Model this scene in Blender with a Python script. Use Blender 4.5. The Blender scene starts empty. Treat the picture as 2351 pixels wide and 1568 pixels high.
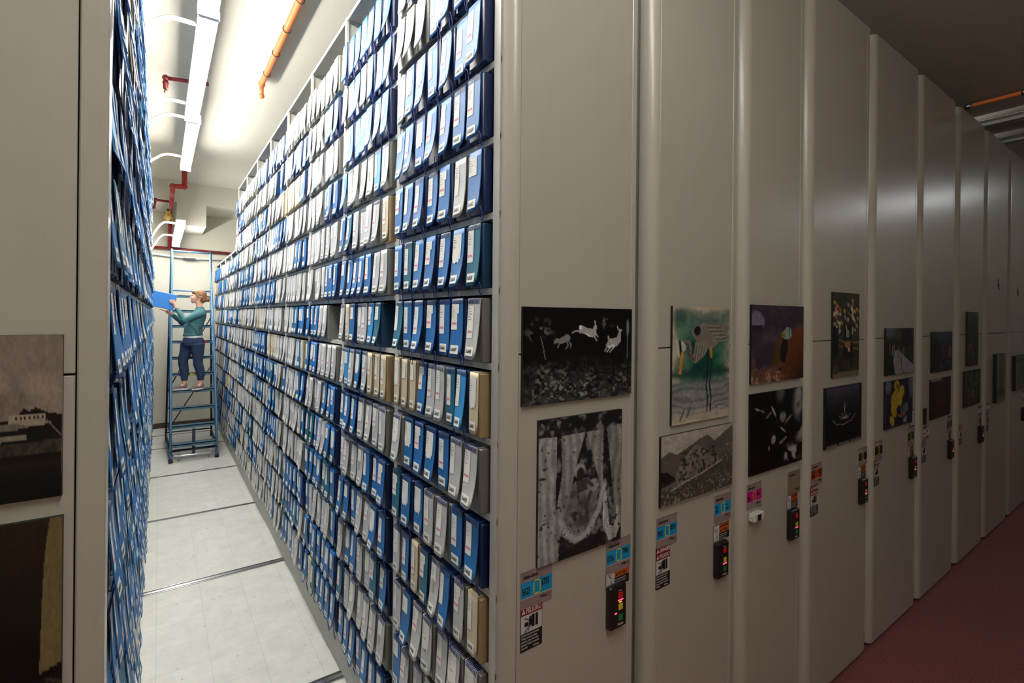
import bpy, math, random
import numpy as np
from mathutils import Vector, Matrix
random.seed(7)
rng = np.random.RandomState(5)
SC = bpy.context.scene
COL = SC.collection
H = 2.42                      # eye height above the red corridor floor
DECK = 0.05                   # raised white deck of the aisle
BAY = 0.9144; PITCH = 0.2794; Y0 = 1.512; YF = 1.448
ZS = lambda k: H + 0.0753 + 0.03 + PITCH * k     # shelf surface k
XR, XL = 1.0, -0.13           # shelf lips right / left of the aisle
YLOW = Y0 + 8 * BAY           # shelves are lower beyond here
YEND = 12.46; YW = 12.52; CEIL = 4.90

# ---------------------------------------------------------------- materials
MATS = {}
def srgb(r, g, b):
    f = lambda c: (c / 255 / 12.92) if c / 255 <= .04045 else ((c / 255 + .055) / 1.055) ** 2.4
    return (f(r), f(g), f(b), 1)
def mat(name, col, rough=.6, metal=0, spec=.5, noise=0, nscale=8, bump=0, bscale=60, emis=None, estr=0, stretch=None, coat=0):
    if name in MATS: return MATS[name]
    m = bpy.data.materials.new(name); m.use_nodes = True
    nt = m.node_tree; b = nt.nodes['Principled BSDF']
    b.inputs['Base Color'].default_value = col
    b.inputs['Roughness'].default_value = rough
    b.inputs['Metallic'].default_value = metal
    b.inputs['Specular IOR Level'].default_value = spec
    b.inputs['Coat Weight'].default_value = coat
    if emis:
        b.inputs['Emission Color'].default_value = emis
        b.inputs['Emission Strength'].default_value = estr
    if noise or bump:
        tc = nt.nodes.new('ShaderNodeTexCoord'); mp = nt.nodes.new('ShaderNodeMapping')
        nt.links.new(tc.outputs['Object'], mp.inputs['Vector'])
        if stretch: mp.inputs['Scale'].default_value = stretch
    if noise:
        n = nt.nodes.new('ShaderNodeTexNoise'); n.inputs['Scale'].default_value = nscale; n.inputs['Detail'].default_value = 5
        nt.links.new(mp.outputs[0], n.inputs['Vector'])
        r = nt.nodes.new('ShaderNodeMapRange'); r.inputs['To Min'].default_value = 1 - noise; r.inputs['To Max'].default_value = 1 + noise
        r.inputs['From Min'].default_value = .3; r.inputs['From Max'].default_value = .7
        nt.links.new(n.outputs['Fac'], r.inputs['Value'])
        v = nt.nodes.new('ShaderNodeVectorMath'); v.operation = 'SCALE'; v.inputs[0].default_value = col[:3]
        nt.links.new(r.outputs[0], v.inputs['Scale']); nt.links.new(v.outputs[0], b.inputs['Base Color'])
    if bump:
        n2 = nt.nodes.new('ShaderNodeTexNoise'); n2.inputs['Scale'].default_value = bscale; n2.inputs['Detail'].default_value = 3
        nt.links.new(mp.outputs[0], n2.inputs['Vector'])
        bp = nt.nodes.new('ShaderNodeBump'); bp.inputs['Strength'].default_value = bump; bp.inputs['Distance'].default_value = .01
        nt.links.new(n2.outputs['Fac'], bp.inputs['Height']); nt.links.new(bp.outputs[0], b.inputs['Normal'])
    MATS[name] = m
    return m

M_PANEL = mat('beige_enamel', (.50, .475, .41, 1), .27, spec=.45, noise=.015, nscale=30, bump=.05, bscale=350, stretch=(1, 1, .15))
M_SHELF = mat('shelf_enamel', (.46, .45, .40, 1), .5, noise=.04, nscale=5)
M_DARK = mat('base_shadow_black', (.008, .007, .006, 1), .7)  # black base colour, put in for the shade under the units
M_GAP = mat('seam_shadow_metal', (.03, .028, .022, 1), .8)
M_CEIL = mat('ceiling_paint', (.56, .54, .47, 1), .85, noise=.02, nscale=1.5, bump=.03, bscale=90)
M_WALL = mat('wall_paint', (.50, .48, .40, 1), .85, noise=.03, nscale=2)
M_BASEB = mat('brown_vinyl_base', (.05, .028, .018, 1), .5)
M_WHITE = mat('white_enamel', (.72, .72, .68, 1), .4)
M_TUBE = mat('lit_tube', (.9, .9, .9, 1), .5, emis=(1, .965, .88, 1), estr=126)
M_TUBE2 = mat('corridor_tube', (.9, .9, .9, 1), .5, emis=(1, .97, .90, 1), estr=78)
M_TUBE3 = mat('dim_corridor_tube', (.9, .9, .9, 1), .5, emis=(.93, .96, 1, 1), estr=24)
M_DEADTUBE = mat('unlit_tube', (.55, .55, .5, 1), .4)
M_RED = mat('red_pipe_paint', srgb(150, 18, 22), .35, noise=.05)
M_REDD = mat('maroon_pipe_paint', srgb(105, 20, 22), .4)
M_ORANGE = mat('orange_pipe_paint', srgb(226, 120, 60), .45)
M_BRASS = mat('brass', (.5, .4, .25, 1), .3, metal=1)
M_STEEL = mat('steel', (.62, .63, .66, 1), .22, metal=1)
M_STEELD = mat('dark_steel_groove', (.06, .065, .07, 1), .35, metal=.6)
M_YELLOW = mat('yellow_plastic', srgb(235, 190, 30), .4)
M_GLASS = mat('bulb_glass', (.8, .75, .6, 1), .15)
M_LAD = mat('blue_ladder_paint', srgb(78, 118, 150), .35, metal=.2, noise=.06, nscale=12)
M_LADD = mat('dark_blue_ladder_paint', srgb(24, 40, 56), .45)
M_LADT = mat('blue_tread_paint', srgb(62, 96, 116), .55, noise=.1, nscale=30, bump=.2, bscale=200)
M_RUB = mat('black_rubber', (.01, .01, .01, 1), .8)
M_CAST = mat('caster_grey', (.25, .25, .25, 1), .5)
M_TRED = mat('red_tape', srgb(170, 45, 50), .5)
M_TYEL = mat('yellow_tape', srgb(170, 165, 50), .5)
M_SKIN = mat('skin', srgb(214, 160, 135), .55, noise=.04, nscale=20)
M_HAIR = mat('light_brown_hair', srgb(122, 82, 48), .5, noise=.25, nscale=40, bump=.5, bscale=120, stretch=(1, 1, 3))
M_SWEAT = mat('teal_knit', srgb(58, 104, 108), .85, noise=.08, nscale=25, bump=.35, bscale=300)
M_JEAN = mat('dark_denim', srgb(28, 46, 78), .85, noise=.22, nscale=14, bump=.3, bscale=250)
M_TEE = mat('white_cotton', (.7, .7, .68, 1), .8)
M_SHOE = mat('grey_suede', srgb(110, 98, 100), .8)
M_SOLE = mat('pale_sole', (.72, .68, .68, 1), .6)
M_EYE = mat('dark_eye', (.02, .015, .01, 1), .2)
M_LIP = mat('lips', srgb(178, 100, 92), .5)
M_NAVY = mat('navy_spiral', (.012, .025, .10, 1), .4)
M_CORD = mat('blue_cord', (.012, .03, .22, 1), .6)
M_PAPER = mat('paper_label', (.80, .79, .73, 1), .8, noise=.04, nscale=60)
M_OLD = mat('aged_tape', (.40, .36, .25, 1), .6, noise=.12, nscale=50)
M_PINK = mat('pink_marker', (.75, .22, .33, 1), .7)
M_INK = mat('ink', (.03, .03, .035, 1), .6)
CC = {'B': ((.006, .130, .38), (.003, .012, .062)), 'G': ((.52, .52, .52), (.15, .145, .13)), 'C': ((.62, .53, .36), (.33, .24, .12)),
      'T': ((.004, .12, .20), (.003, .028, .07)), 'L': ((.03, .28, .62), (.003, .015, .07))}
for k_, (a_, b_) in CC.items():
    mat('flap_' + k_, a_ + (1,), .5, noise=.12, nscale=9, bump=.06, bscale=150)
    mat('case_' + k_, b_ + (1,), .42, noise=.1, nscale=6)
CNAME = {'B': 'blue', 'G': 'grey', 'C': 'cream', 'T': 'teal', 'L': 'light blue'}

def tile_floor():
    m = bpy.data.materials.new('white_vinyl_tile'); m.use_nodes = True; nt = m.node_tree; b = nt.nodes['Principled BSDF']
    tc = nt.nodes.new('ShaderNodeTexCoord')
    br = nt.nodes.new('ShaderNodeTexBrick'); br.offset = 0; br.inputs['Scale'].default_value = 1
    br.inputs['Brick Width'].default_value = .3048; br.inputs['Row Height'].default_value = .3048; br.inputs['Mortar Size'].default_value = .0013
    br.inputs['Color1'].default_value = (.52, .52, .49, 1); br.inputs['Color2'].default_value = (.495, .50, .475, 1); br.inputs['Mortar'].default_value = (.34, .34, .32, 1)
    nt.links.new(tc.outputs['Object'], br.inputs['Vector'])
    n = nt.nodes.new('ShaderNodeTexNoise'); n.inputs['Scale'].default_value = 7; n.inputs['Detail'].default_value = 8; n.inputs['Roughness'].default_value = .7
    nt.links.new(tc.outputs['Object'], n.inputs['Vector'])
    r = nt.nodes.new('ShaderNodeMapRange'); r.inputs['From Min'].default_value = .35; r.inputs['From Max'].default_value = .65; r.inputs['To Min'].default_value = .9; r.inputs['To Max'].default_value = 1.06
    nt.links.new(n.outputs['Fac'], r.inputs['Value'])
    v = nt.nodes.new('ShaderNodeVectorMath'); v.operation = 'SCALE'; nt.links.new(br.outputs['Color'], v.inputs[0]); nt.links.new(r.outputs[0], v.inputs['Scale'])
    vo = nt.nodes.new('ShaderNodeTexNoise'); vo.inputs['Scale'].default_value = 26; vo.inputs['Detail'].default_value = 2
    nt.links.new(tc.outputs['Object'], vo.inputs['Vector'])
    rr = nt.nodes.new('ShaderNodeMapRange'); rr.inputs['From Min'].default_value = .70; rr.inputs['From Max'].default_value = .76; rr.inputs['To Min'].default_value = 0; rr.inputs['To Max'].default_value = .6
    nt.links.new(vo.outputs['Fac'], rr.inputs['Value'])
    mx = nt.nodes.new('ShaderNodeMix'); mx.data_type = 'RGBA'; mx.inputs['B'].default_value = (.16, .15, .12, 1)
    nt.links.new(rr.outputs[0], mx.inputs['Factor']); nt.links.new(v.outputs[0], mx.inputs['A']); nt.links.new(mx.outputs['Result'], b.inputs['Base Color'])
    b.inputs['Roughness'].default_value = .45
    return m
def red_floor():
    m = bpy.data.materials.new('red_vinyl_floor'); m.use_nodes = True; nt = m.node_tree; b = nt.nodes['Principled BSDF']
    tc = nt.nodes.new('ShaderNodeTexCoord')
    n = nt.nodes.new('ShaderNodeTexNoise'); n.inputs['Scale'].default_value = 90; n.inputs['Detail'].default_value = 4
    n2 = nt.nodes.new('ShaderNodeTexNoise'); n2.inputs['Scale'].default_value = 2.2; n2.inputs['Detail'].default_value = 7; n2.inputs['Distortion'].default_value = 2.5
    for q in (n, n2): nt.links.new(tc.outputs['Object'], q.inputs['Vector'])
    cr = nt.nodes.new('ShaderNodeValToRGB'); cr.color_ramp.elements[0].color = (.20, .055, .05, 1); cr.color_ramp.elements[1].color = (.36, .12, .11, 1)
    cr.color_ramp.elements[0].position = .35; cr.color_ramp.elements[1].position = .68
    nt.links.new(n.outputs['Fac'], cr.inputs['Fac'])
    r = nt.nodes.new('ShaderNodeMapRange'); r.inputs['From Min'].default_value = .497; r.inputs['From Max'].default_value = .5; r.inputs['To Min'].default_value = 0; r.inputs['To Max'].default_value = .12
    nt.links.new(n2.outputs['Fac'], r.inputs['Value'])
    r2 = nt.nodes.new('ShaderNodeMapRange'); r2.inputs['From Min'].default_value = .5; r2.inputs['From Max'].default_value = .503; r2.inputs['To Min'].default_value = 1; r2.inputs['To Max'].default_value = 0
    nt.links.new(n2.outputs['Fac'], r2.inputs['Value'])
    mu = nt.nodes.new('ShaderNodeMath'); mu.operation = 'MULTIPLY'; nt.links.new(r.outputs[0], mu.inputs[0]); nt.links.new(r2.outputs[0], mu.inputs[1])
    mx = nt.nodes.new('ShaderNodeMix'); mx.data_type = 'RGBA'; mx.inputs['B'].default_value = (.6, .4, .36, 1)
    nt.links.new(mu.outputs[0], mx.inputs['Factor']); nt.links.new(cr.outputs[0], mx.inputs['A']); nt.links.new(mx.outputs['Result'], b.inputs['Base Color'])
    b.inputs['Roughness'].default_value = .5
    return m
M_TILE, M_REDFLOOR = tile_floor(), red_floor()
def picture_mat():
    m = bpy.data.materials.new('printed_picture'); m.use_nodes = True; nt = m.node_tree; b = nt.nodes['Principled BSDF']
    a = nt.nodes.new('ShaderNodeAttribute'); a.attribute_name = 'Print'
    nt.links.new(a.outputs['Color'], b.inputs['Base Color']); b.inputs['Roughness'].default_value = .45; b.inputs['Specular IOR Level'].default_value = .25
    return m
M_PIC = picture_mat()

# ---------------------------------------------------------------- mesh builder
class MB:
    def __init__(s): s.v = []; s.f = []; s.m = []; s.sm = []
    def add(s, vs, fs, mi=0, smooth=False):
        o = len(s.v); s.v += [tuple(p) for p in vs]
        for f in fs: s.f.append(tuple(i + o for i in f)); s.m.append(mi); s.sm.append(smooth)
        return s
    def box(s, x0, x1, y0, y1, z0, z1, mi=0):
        vs = [(x, y, z) for x in (x0, x1) for y in (y0, y1) for z in (z0, z1)]
        return s.add(vs, [(0, 1, 3, 2), (4, 6, 7, 5), (0, 4, 5, 1), (2, 3, 7, 6), (0, 2, 6, 4), (1, 5, 7, 3)], mi)
    def cbox(s, x0, x1, y0, y1, z0, z1, c=.004, mi=0):
        """box with chamfered vertical and top edges"""
        prof = [(x0 + c, y0), (x1 - c, y0), (x1, y0 + c), (x1, y1 - c), (x1 - c, y1), (x0 + c, y1), (x0, y1 - c), (x0, y0 + c)]
        cx, cy = (x0 + x1) / 2, (y0 + y1) / 2
        def ring(z, k): return [(cx + (x - cx) * (1 - k / max(1e-6, abs(x1 - x0) / 2)), cy + (y - cy) * (1 - k / max(1e-6, abs(y1 - y0) / 2)), z) for x, y in prof]
        rs = [ring(z0, c), ring(z0 + c, 0), ring(z1 - c, 0), ring(z1, c)]
        vs = sum(rs, []); fs = []
        for r in range(3):
            for i in range(8): j = (i + 1) % 8; fs.append((r * 8 + i, r * 8 + j, r * 8 + 8 + j, r * 8 + 8 + i))
        fs.append(tuple(range(7, -1, -1))); fs.append(tuple(range(24, 32)))
        return s.add(vs, fs, mi)
    def tube(s, pts, r, n=8, mi=0, caps=True, closed=False, smooth=True):
        pts = [Vector(p) for p in pts]; N = len(pts); rs = r if isinstance(r, (list, tuple)) else [r] * N
        vs = []; up = None
        for i, p in enumerate(pts):
            if closed: t = pts[(i + 1) % N] - pts[i - 1]
            else: t = (pts[min(i + 1, N - 1)] - pts[max(i - 1, 0)])
            t.normalize()
            if up is None:
                up = Vector((0, 0, 1)) if abs(t.z) < .9 else Vector((1, 0, 0))
            u = (up - t * up.dot(t)); u.normalize(); w = t.cross(u); up = u
            for k in range(n):
                a = 2 * math.pi * k / n; vs.append(p + u * math.cos(a) * rs[i] + w * math.sin(a) * rs[i])
        fs = []
        for i in range(N if closed else N - 1):
            j = (i + 1) % N
            for k in range(n): l = (k + 1) % n; fs.append((i * n + k, i * n + l, j * n + l, j * n + k))
        if caps and not closed: fs += [tuple(range(n - 1, -1, -1)), tuple(range((N - 1) * n, N * n))]
        return s.add(vs, fs, mi, smooth)
    def ell(s, c, r, n=14, m=10, mi=0):
        vs = [(c[0], c[1], c[2] - r[2])]
        for i in range(1, m):
            t = math.pi * i / m
            for k in range(n):
                a = 2 * math.pi * k / n; vs.append((c[0] + r[0] * math.sin(t) * math.cos(a), c[1] + r[1] * math.sin(t) * math.sin(a), c[2] - r[2] * math.cos(t)))
        vs.append((c[0], c[1], c[2] + r[2])); fs = []
        for k in range(n): fs.append((0, 1 + (k + 1) % n, 1 + k)); fs.append((len(vs) - 1, 1 + (m - 2) * n + k, 1 + (m - 2) * n + (k + 1) % n))
        for i in range(m - 2):
            for k in range(n): l = (k + 1) % n; a = 1 + i * n; fs.append((a + k, a + l, a + n + l, a + n + k))
        return s.add(vs, fs, mi, True)
    def loft(s, rings, n=18, mi=0):
        """rings: (cx,cy,cz,rx,ry) horizontal ellipses"""
        vs = []
        for cx, cy, cz, rx, ry in rings:
            for k in range(n): a = 2 * math.pi * k / n; vs.append((cx + rx * math.cos(a), cy + ry * math.sin(a), cz))
        fs = []
        for i in range(len(rings) - 1):
            for k in range(n): l = (k + 1) % n; fs.append((i * n + k, i * n + l, (i + 1) * n + l, (i + 1) * n + k))
        fs += [tuple(range(n - 1, -1, -1)), tuple(range((len(rings) - 1) * n, len(rings) * n))]
        return s.add(vs, fs, mi, True)
    def mesh(s, name, mats):
        me = bpy.data.meshes.new(name); me.from_pydata(s.v, [], s.f)
        for m in (mats if isinstance(mats, (list, tuple)) else [mats]): me.materials.append(m)
        me.polygons.foreach_set('material_index', s.m); me.polygons.foreach_set('use_smooth', s.sm); me.update()
        return me
    def obj(s, name, mats, parent=None): return link(name, s.mesh(name, mats), parent)
def link(name, me, parent=None):
    o = bpy.data.objects.new(name, me); COL.objects.link(o)
    if parent: o.parent = parent
    return o
def tag(o, label=None, cat=None, group=None, kind=None):
    if label: o['label'] = label
    if cat: o['category'] = cat
    if group: o['group'] = group
    if kind: o['kind'] = kind
    return o
def empty(name, loc=(0, 0, 0), rz=0):
    o = bpy.data.objects.new(name, None); COL.objects.link(o); o.location = loc; o.rotation_euler[2] = rz; o.empty_display_size = .1
    return o
def struct(name, mb, m): return tag(mb.obj(name, m), kind='structure')
def bx(*a): return MB().box(*a)

# ---------------------------------------------------------------- room
XWL, XWR, YN = -1.7, 13.6, -2.6
struct('floor', bx(XWL, XWR, YN, YF + .06, -.06, 0), M_REDFLOOR)
o = MB().box(XWL, XWR, YF + .06, YW, -.06, DECK).obj('floor', M_TILE); tag(o, kind='structure')
struct('ceiling', bx(XWL, XWR, YN, YW, CEIL, CEIL + .1), M_CEIL)
struct('wall_back', bx(XWL, XWR, YW, YW + .1, 0, CEIL), M_WALL)
struct('wall_left', bx(XWL - .1, XWL, YN, YW, 0, CEIL), M_WALL)
struct('wall_right', bx(XWR, XWR + .1, YN, YW, 0, CEIL), M_WALL)
struct('wall_front', bx(XWL, XWR, YN - .1, YN, 0, CEIL), M_WALL)
struct('baseboard_back', bx(XL, XR, YW - .012, YW, DECK, DECK + .11), M_BASEB)
struct('trim_1', bx(XWL, XWR, 11.27, YW, H + 2.09, CEIL), M_CEIL)
struct('trim_2', bx(.255, .727, 11.268, YW, H + 1.675, H + 2.09), M_CEIL)
# floor rails: steel track strips let into the deck
for i, y in enumerate((3.31, 5.19, 6.96, 8.80, 10.62, 11.75)):
    t = MB(); w = .036 if i < 2 else .022
    t.box(XL, XR + .1, y - w, y + w, DECK, DECK + .0015, 1)
    t.box(XL, XR + .1, y - w - .004, y - w + .004, DECK + .0015, DECK + .004, 0)
    t.box(XL, XR + .1, y + w - .004, y + w + .004, DECK + .0015, DECK + .004, 0)
    t.box(XL, XR + .1, y - w * .45, y + w * .45, DECK + .0015, DECK + .003, 0)
    o = t.obj('floor_rail', [M_STEEL, M_STEELD])
    tag(o, ['wide steel floor rail nearest the camera, beside the first shelf bays', 'wide double steel floor rail crossing the aisle, second from camera',
            'thin steel floor rail crossing the aisle, third from camera', 'thin steel floor rail just in front of the ladder feet',
            'thin steel floor rail under the blue ladder', 'thin steel floor rail nearest the back wall'][i], 'floor rail', 'steel rails across the aisle floor')

# ---------------------------------------------------------------- shelving units
ZB, ZT, ZSEAM = .024, H + 2.119, H - .137
def end_panel(par, x0, xp, xr, xf, bull=True):
    """front end panel assembly of a mobile unit between x0 and xf"""
    MB().cbox(xp, xr, YF + .001, YF + .024, ZSEAM + .003, ZT, .0015).obj('upper_end_panel', M_PANEL, par)
    MB().cbox(xp, xr, YF, YF + .024, ZB, ZSEAM - .002, .0015).obj('lower_end_panel', M_PANEL, par)
    bx(xp, xr, YF + .012, YF + .03, ZB + .02, ZT - .02).obj('panel_backing', M_GAP, par)
    bx(x0 + .005, xf + .08, YF + .035, YF + .059, .002, .10).obj('shadow_gap_strip', M_DARK, par)  # added black strip, paints the dark shadow gap below the panel
    if bull:
        pr = []
        for i in range(13):
            a = math.pi / 2 * i / 12; pr.append((xp - .003 - (xp - .003 - x0) * (1 - math.cos(math.pi / 2 - a)), YF + .064 * (1 - math.sin(a + 0))))
        pr = [(x0 + (xp - .003 - x0) * (1 - math.cos(math.pi / 2 * i / 12)), YF + .064 * (1 - math.sin(math.pi / 2 * i / 12))) for i in range(13)]
        ins = [(xp - .003, YF + .02), (xp - .003, YF + .07), (x0, YF + .07)]
        ring = pr + ins; n = len(ring)
        vs = [(x, y, ZB) for x, y in ring] + [(x, y, ZT) for x, y in ring]
        m = MB()
        m.add(vs, [(i, (i + 1) % n, n + (i + 1) % n, n + i) for i in range(12)], 0, True)
        m.add(vs, [(i, (i + 1) % n, n + (i + 1) % n, n + i) for i in range(12, n)] + [tuple(range(n - 1, -1, -1)), tuple(range(n, 2 * n))], 0)
        m.obj('rounded_edge_post', M_PANEL, par)
    MB().cbox(xr + .003, xf, YF + .001, YF + .075, ZB, ZT, .003).obj('edge_flange', M_PANEL, par)
def frame_bank(par, xface, sgn):
    """open shelves; xface = lip plane, sgn=+1 deeper towards +X"""
    D = .335
    def B(m, a, b, *r): m.box(min(xface + sgn * a, xface + sgn * b), max(xface + sgn * a, xface + sgn * b), *r)
    for k in range(13):
        y = Y0 + BAY * k if k < 12 else YEND - .02
        zt = H + 1.97 if k <= 8 else H + 1.04
        m = MB(); B(m, .012, D, y - .006, y + .006, .26, zt); B(m, -.003, .012, y - .02, y + .02, .26, zt); B(m, .30, D, y - .02, y + .02, .26, zt)
        B(m, 0, D, y - .012, y + .012, zt - .03, zt)
        m.obj('upright', M_SHELF, par)
    for k in range(-8, 7):
        ye = YEND if k <= 3 else YLOW + .02
        z = ZS(k)
        if k in (6,): continue
        if k == 3:   # above here only the tall bays
            ye = YLOW + .02
        m = MB(); B(m, 0, .012, Y0 - .02, ye, z - .024, z); B(m, .012, D, Y0 - .02, ye, z - .006, z)
        B(m, .012, .02, Y0 - .02, ye, z - .024, z - .020)
        for j in range(int((ye - Y0) / .305)): B(m, -.0015, 0, Y0 + .16 + j * .305, Y0 + .168 + j * .305, z - .022, z - .002)
        m.obj('shelf', M_SHELF, par)
    m = MB(); B(m, 0, .03, Y0 - .02, YLOW + .02, H + 1.945, H + 1.97); B(m, D - .03, D, Y0 - .02, YLOW + .02, H + 1.945, H + 1.97)
    B(m, 0, .03, YLOW, YEND, H + 1.015, H + 1.04); B(m, D - .03, D, YLOW, YEND, H + 1.015, H + 1.04)
    m.obj('top_rail', M_SHELF, par)
    m = MB(); B(m, .012, D, Y0 - .02, YLOW + .01, H + 1.955, H + 1.968); B(m, .012, D, YLOW, YEND, H + 1.025, H + 1.038); m.obj('top_cover', M_SHELF, par)
    m = MB(); B(m, D, D + .008, Y0 - .02, YLOW + .01, .26, H + 1.97); B(m, D, D + .008, YLOW, YEND, .26, H + 1.04); m.obj('back_panel', M_SHELF, par)
    m = MB(); B(m, 0.004, .68, Y0 - .02, YEND, DECK + .004, .2453); m.obj('carriage', M_SHELF, par)
    m = MB(); B(m, D + .008, .66, Y0 - .02, YLOW, .25, H + 1.93); B(m, D + .008, .66, YLOW, YEND, .25, H + 1.0); m.obj('far_side_bank', M_SHELF, par)
def unit(loc_label, x0, xp, xr, xf, cat='shelving unit', body=True):
    u = empty('mobile_shelving_unit', ((x0 + xf) / 2, YF + .01, ZB))
    par = u
    # children are built in world space; parent inverse keeps them there
    before = set(COL.objects)
    end_panel(None, x0, xp, xr, xf)
    if body:
        bx(x0 + .012, xf - .006, YF + .07, YEND, .10, H + 2.05).obj('shelf_bank', M_SHELF, None)
        bx(x0 + .02, xf - .015, YF + .06, YEND, DECK + .002, .10).obj('carriage', M_DARK, None)
    for o in COL.objects:
        if o not in before and o is not u: adopt(o, u)
    return tag(u, loc_label, cat, 'beige mobile shelving units in a row')
def adopt(o, p):
    o.parent = p
    o.matrix_parent_inverse = Matrix.LocRotScale(p.location, p.rotation_euler, p.scale).inverted()

u1 = unit('beige mobile shelving unit right of the open aisle, its shelves full of file cases', 1.0, 1.061, 1.651, 1.684, body=False)
before = set(COL.objects); frame_bank(None, XR, 1)
for o in list(COL.objects):
    if o not in before: adopt(o, u1)
spec = [('second beige shelving unit from the aisle, with the wading bird picture', 1.78, 1.842, 2.428, 2.458),
        ('third beige shelving unit from the aisle, with the coral reef picture', 2.537, 2.597, 3.155, 3.182),
        ('fourth beige shelving unit from the aisle, with the narrow picture of children', 3.281, 3.341, 4.150, 4.191),
        ('fifth beige shelving unit from the aisle, with the yellow flower picture', 4.284, 4.344, 5.175, 5.218),
        ('sixth beige shelving unit from the aisle, with the dusk crowd picture', 5.321, 5.381, 6.215, 6.269),
        ('seventh beige shelving unit from the aisle, with the very tall dark picture', 6.410, 6.470, 7.290, 7.326),
        ('eighth beige shelving unit from the aisle, with the narrow green painting', 7.448, 7.508, 8.400, 8.441),
        ('ninth beige shelving unit from the aisle, cut by the right picture edge', 8.553, 8.613, 9.47, 9.50)]
for s_ in spec: unit(*s_)
u0 = empty('mobile_shelving_unit', (-.45, YF + .01, ZB)); before = set(COL.objects)
end_panel(None, -.80, -.74, -.150, -.0955)
frame_bank(None, XL, -1)
for o in list(COL.objects):
    if o not in before: adopt(o, u0)
tag(u0, 'beige mobile shelving unit at the left picture edge, left of the open aisle', 'shelving unit', 'beige mobile shelving units in a row')

# ---------------------------------------------------------------- text helper
def text_mb(mb, s, x, z, size, y, mi=0, xs=1.0, shear=0, align='LEFT'):
    """add flat lettering in the XZ plane at depth y, facing -Y"""
    cu = bpy.data.curves.new('t', 'FONT'); cu.body = s; cu.size = size; cu.align_x = align; cu.shear = shear; cu.resolution_u = 2; cu.offset = size * .03 if mi != 9 else 0
    o = bpy.data.objects.new('t', cu); COL.objects.link(o)
    me = bpy.data.meshes.new_from_object(o)
    mb.add([(x + v.co.x * xs, y, z + v.co.y) for v in me.vertices], [tuple(p.vertices) for p in me.polygons], mi)
    bpy.data.objects.remove(o); bpy.data.curves.remove(cu); bpy.data.meshes.remove(me)

# ---------------------------------------------------------------- signs on the panels
M_CARD = mat('grey_card', srgb(150, 130, 130), .55, noise=.03, nscale=40)
M_CYAN = mat('cyan_band', srgb(0, 150, 205), .5); M_MAG = mat('magenta_band', srgb(190, 10, 130), .5)
M_BRICK = mat('brick_band', srgb(150, 40, 20), .5); M_BLK = mat('black_print', (.006, .006, .006, 1), .5)
M_WPR = mat('white_print', (.62, .60, .62, 1), .6); M_YLINE = mat('yellow_line', srgb(225, 215, 60), .5); M_OLINE = mat('orange_line', srgb(245, 150, 40), .5)
M_DRED = mat('danger_red', srgb(140, 20, 22), .5); M_WORG = mat('warning_orange', srgb(205, 95, 25), .5); M_TAUPE = mat('taupe_card', srgb(135, 118, 100), .6)
M_CTL = mat('black_keypad', (.008, .008, .009, 1), .35)
M_BR = mat('red_button', srgb(190, 20, 25), .4, emis=(.8, .01, .01, 1), estr=.05); M_BY = mat('yellow_button', srgb(225, 200, 50), .4); M_BG = mat('green_button', srgb(0, 130, 60), .4)
M_LED = mat('red_led', (.9, .1, .2, 1), .4, emis=(1, .08, .2, 1), estr=1.6); M_LEDO = mat('amber_led', (.9, .5, .1, 1), .4, emis=(1, .5, .08, 1), estr=.8)
def card(x, zt, band, lt, rt, label, w=.146, h=.136, line=None, base=None, ink=None, two=None):
    y = YF - .002
    b = MB().box(x, x + w, y - .002, YF, zt - h, zt); b.box(x, x + w, y - .0035, y - .002, zt - .002, zt, 0)
    o = b.obj('range_card', base or M_CARD)
    tag(o, label, 'sign', 'range cards on the end panels')
    if band:
        m = MB().box(x + .001, x + w - .001, y - .0026, y - .002, zt - h * .72, zt - h * .30); m.box(x, x + w, y - .0028, y - .002, zt - h * .735, zt - h * .72, 1)
        m.obj('colour_band', [band, M_WPR], o)
        f = MB(); cx = x + w * .5; a, c, t = .017, .026, .0042; cz = zt - h * .51
        for q in ((cx - a, cx + a, cz + c - t, cz + c), (cx - a, cx + a, cz - c, cz - c + t), (cx - a, cx - a + t, cz - c, cz + c), (cx + a - t, cx + a, cz - c, cz + c)):
            f.box(q[0], q[1], y - .0032, y - .0026, q[2], q[3])
        f.obj('rectangle_logo', line or M_YLINE, o)
    t = MB()
    text_mb(t, 'Aisle-Saver', x + .008, zt - h * .20, .018, y - .0031, xs=.85, shear=.35)
    text_mb(t, 'White', x + w * .60, zt - h * .86, .014, y - .0031, xs=.9, shear=.2)
    t.tube([(x + w * .9 + .006 * math.cos(a), y - .003, zt - h * .84 + .006 * math.sin(a)) for a in (0.6, 1.5, 2.4, 3.3, 4.2, 5.1)], .0008, 4)
    if two:
        for i, (a, c) in enumerate(((lt, two[0]), (rt, two[1]))):
            xx = x + (.006 if i == 0 else w * .64)
            text_mb(t, a, xx, zt - h * .46, .022, y - .0031, xs=.6); text_mb(t, c, xx, zt - h * .62, .022, y - .0031, xs=.6)
    else:
        if lt: text_mb(t, lt, x + .004, zt - h * .62, .034, y - .0031, xs=.56 if len(lt) < 5 else .42)
        if rt: text_mb(t, rt, x + w * .64, zt - h * .53, .034, y - .0031, xs=.56 if len(rt) < 5 else .42)
    t.obj('lettering', ink or M_BLK, o)
    return o
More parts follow.
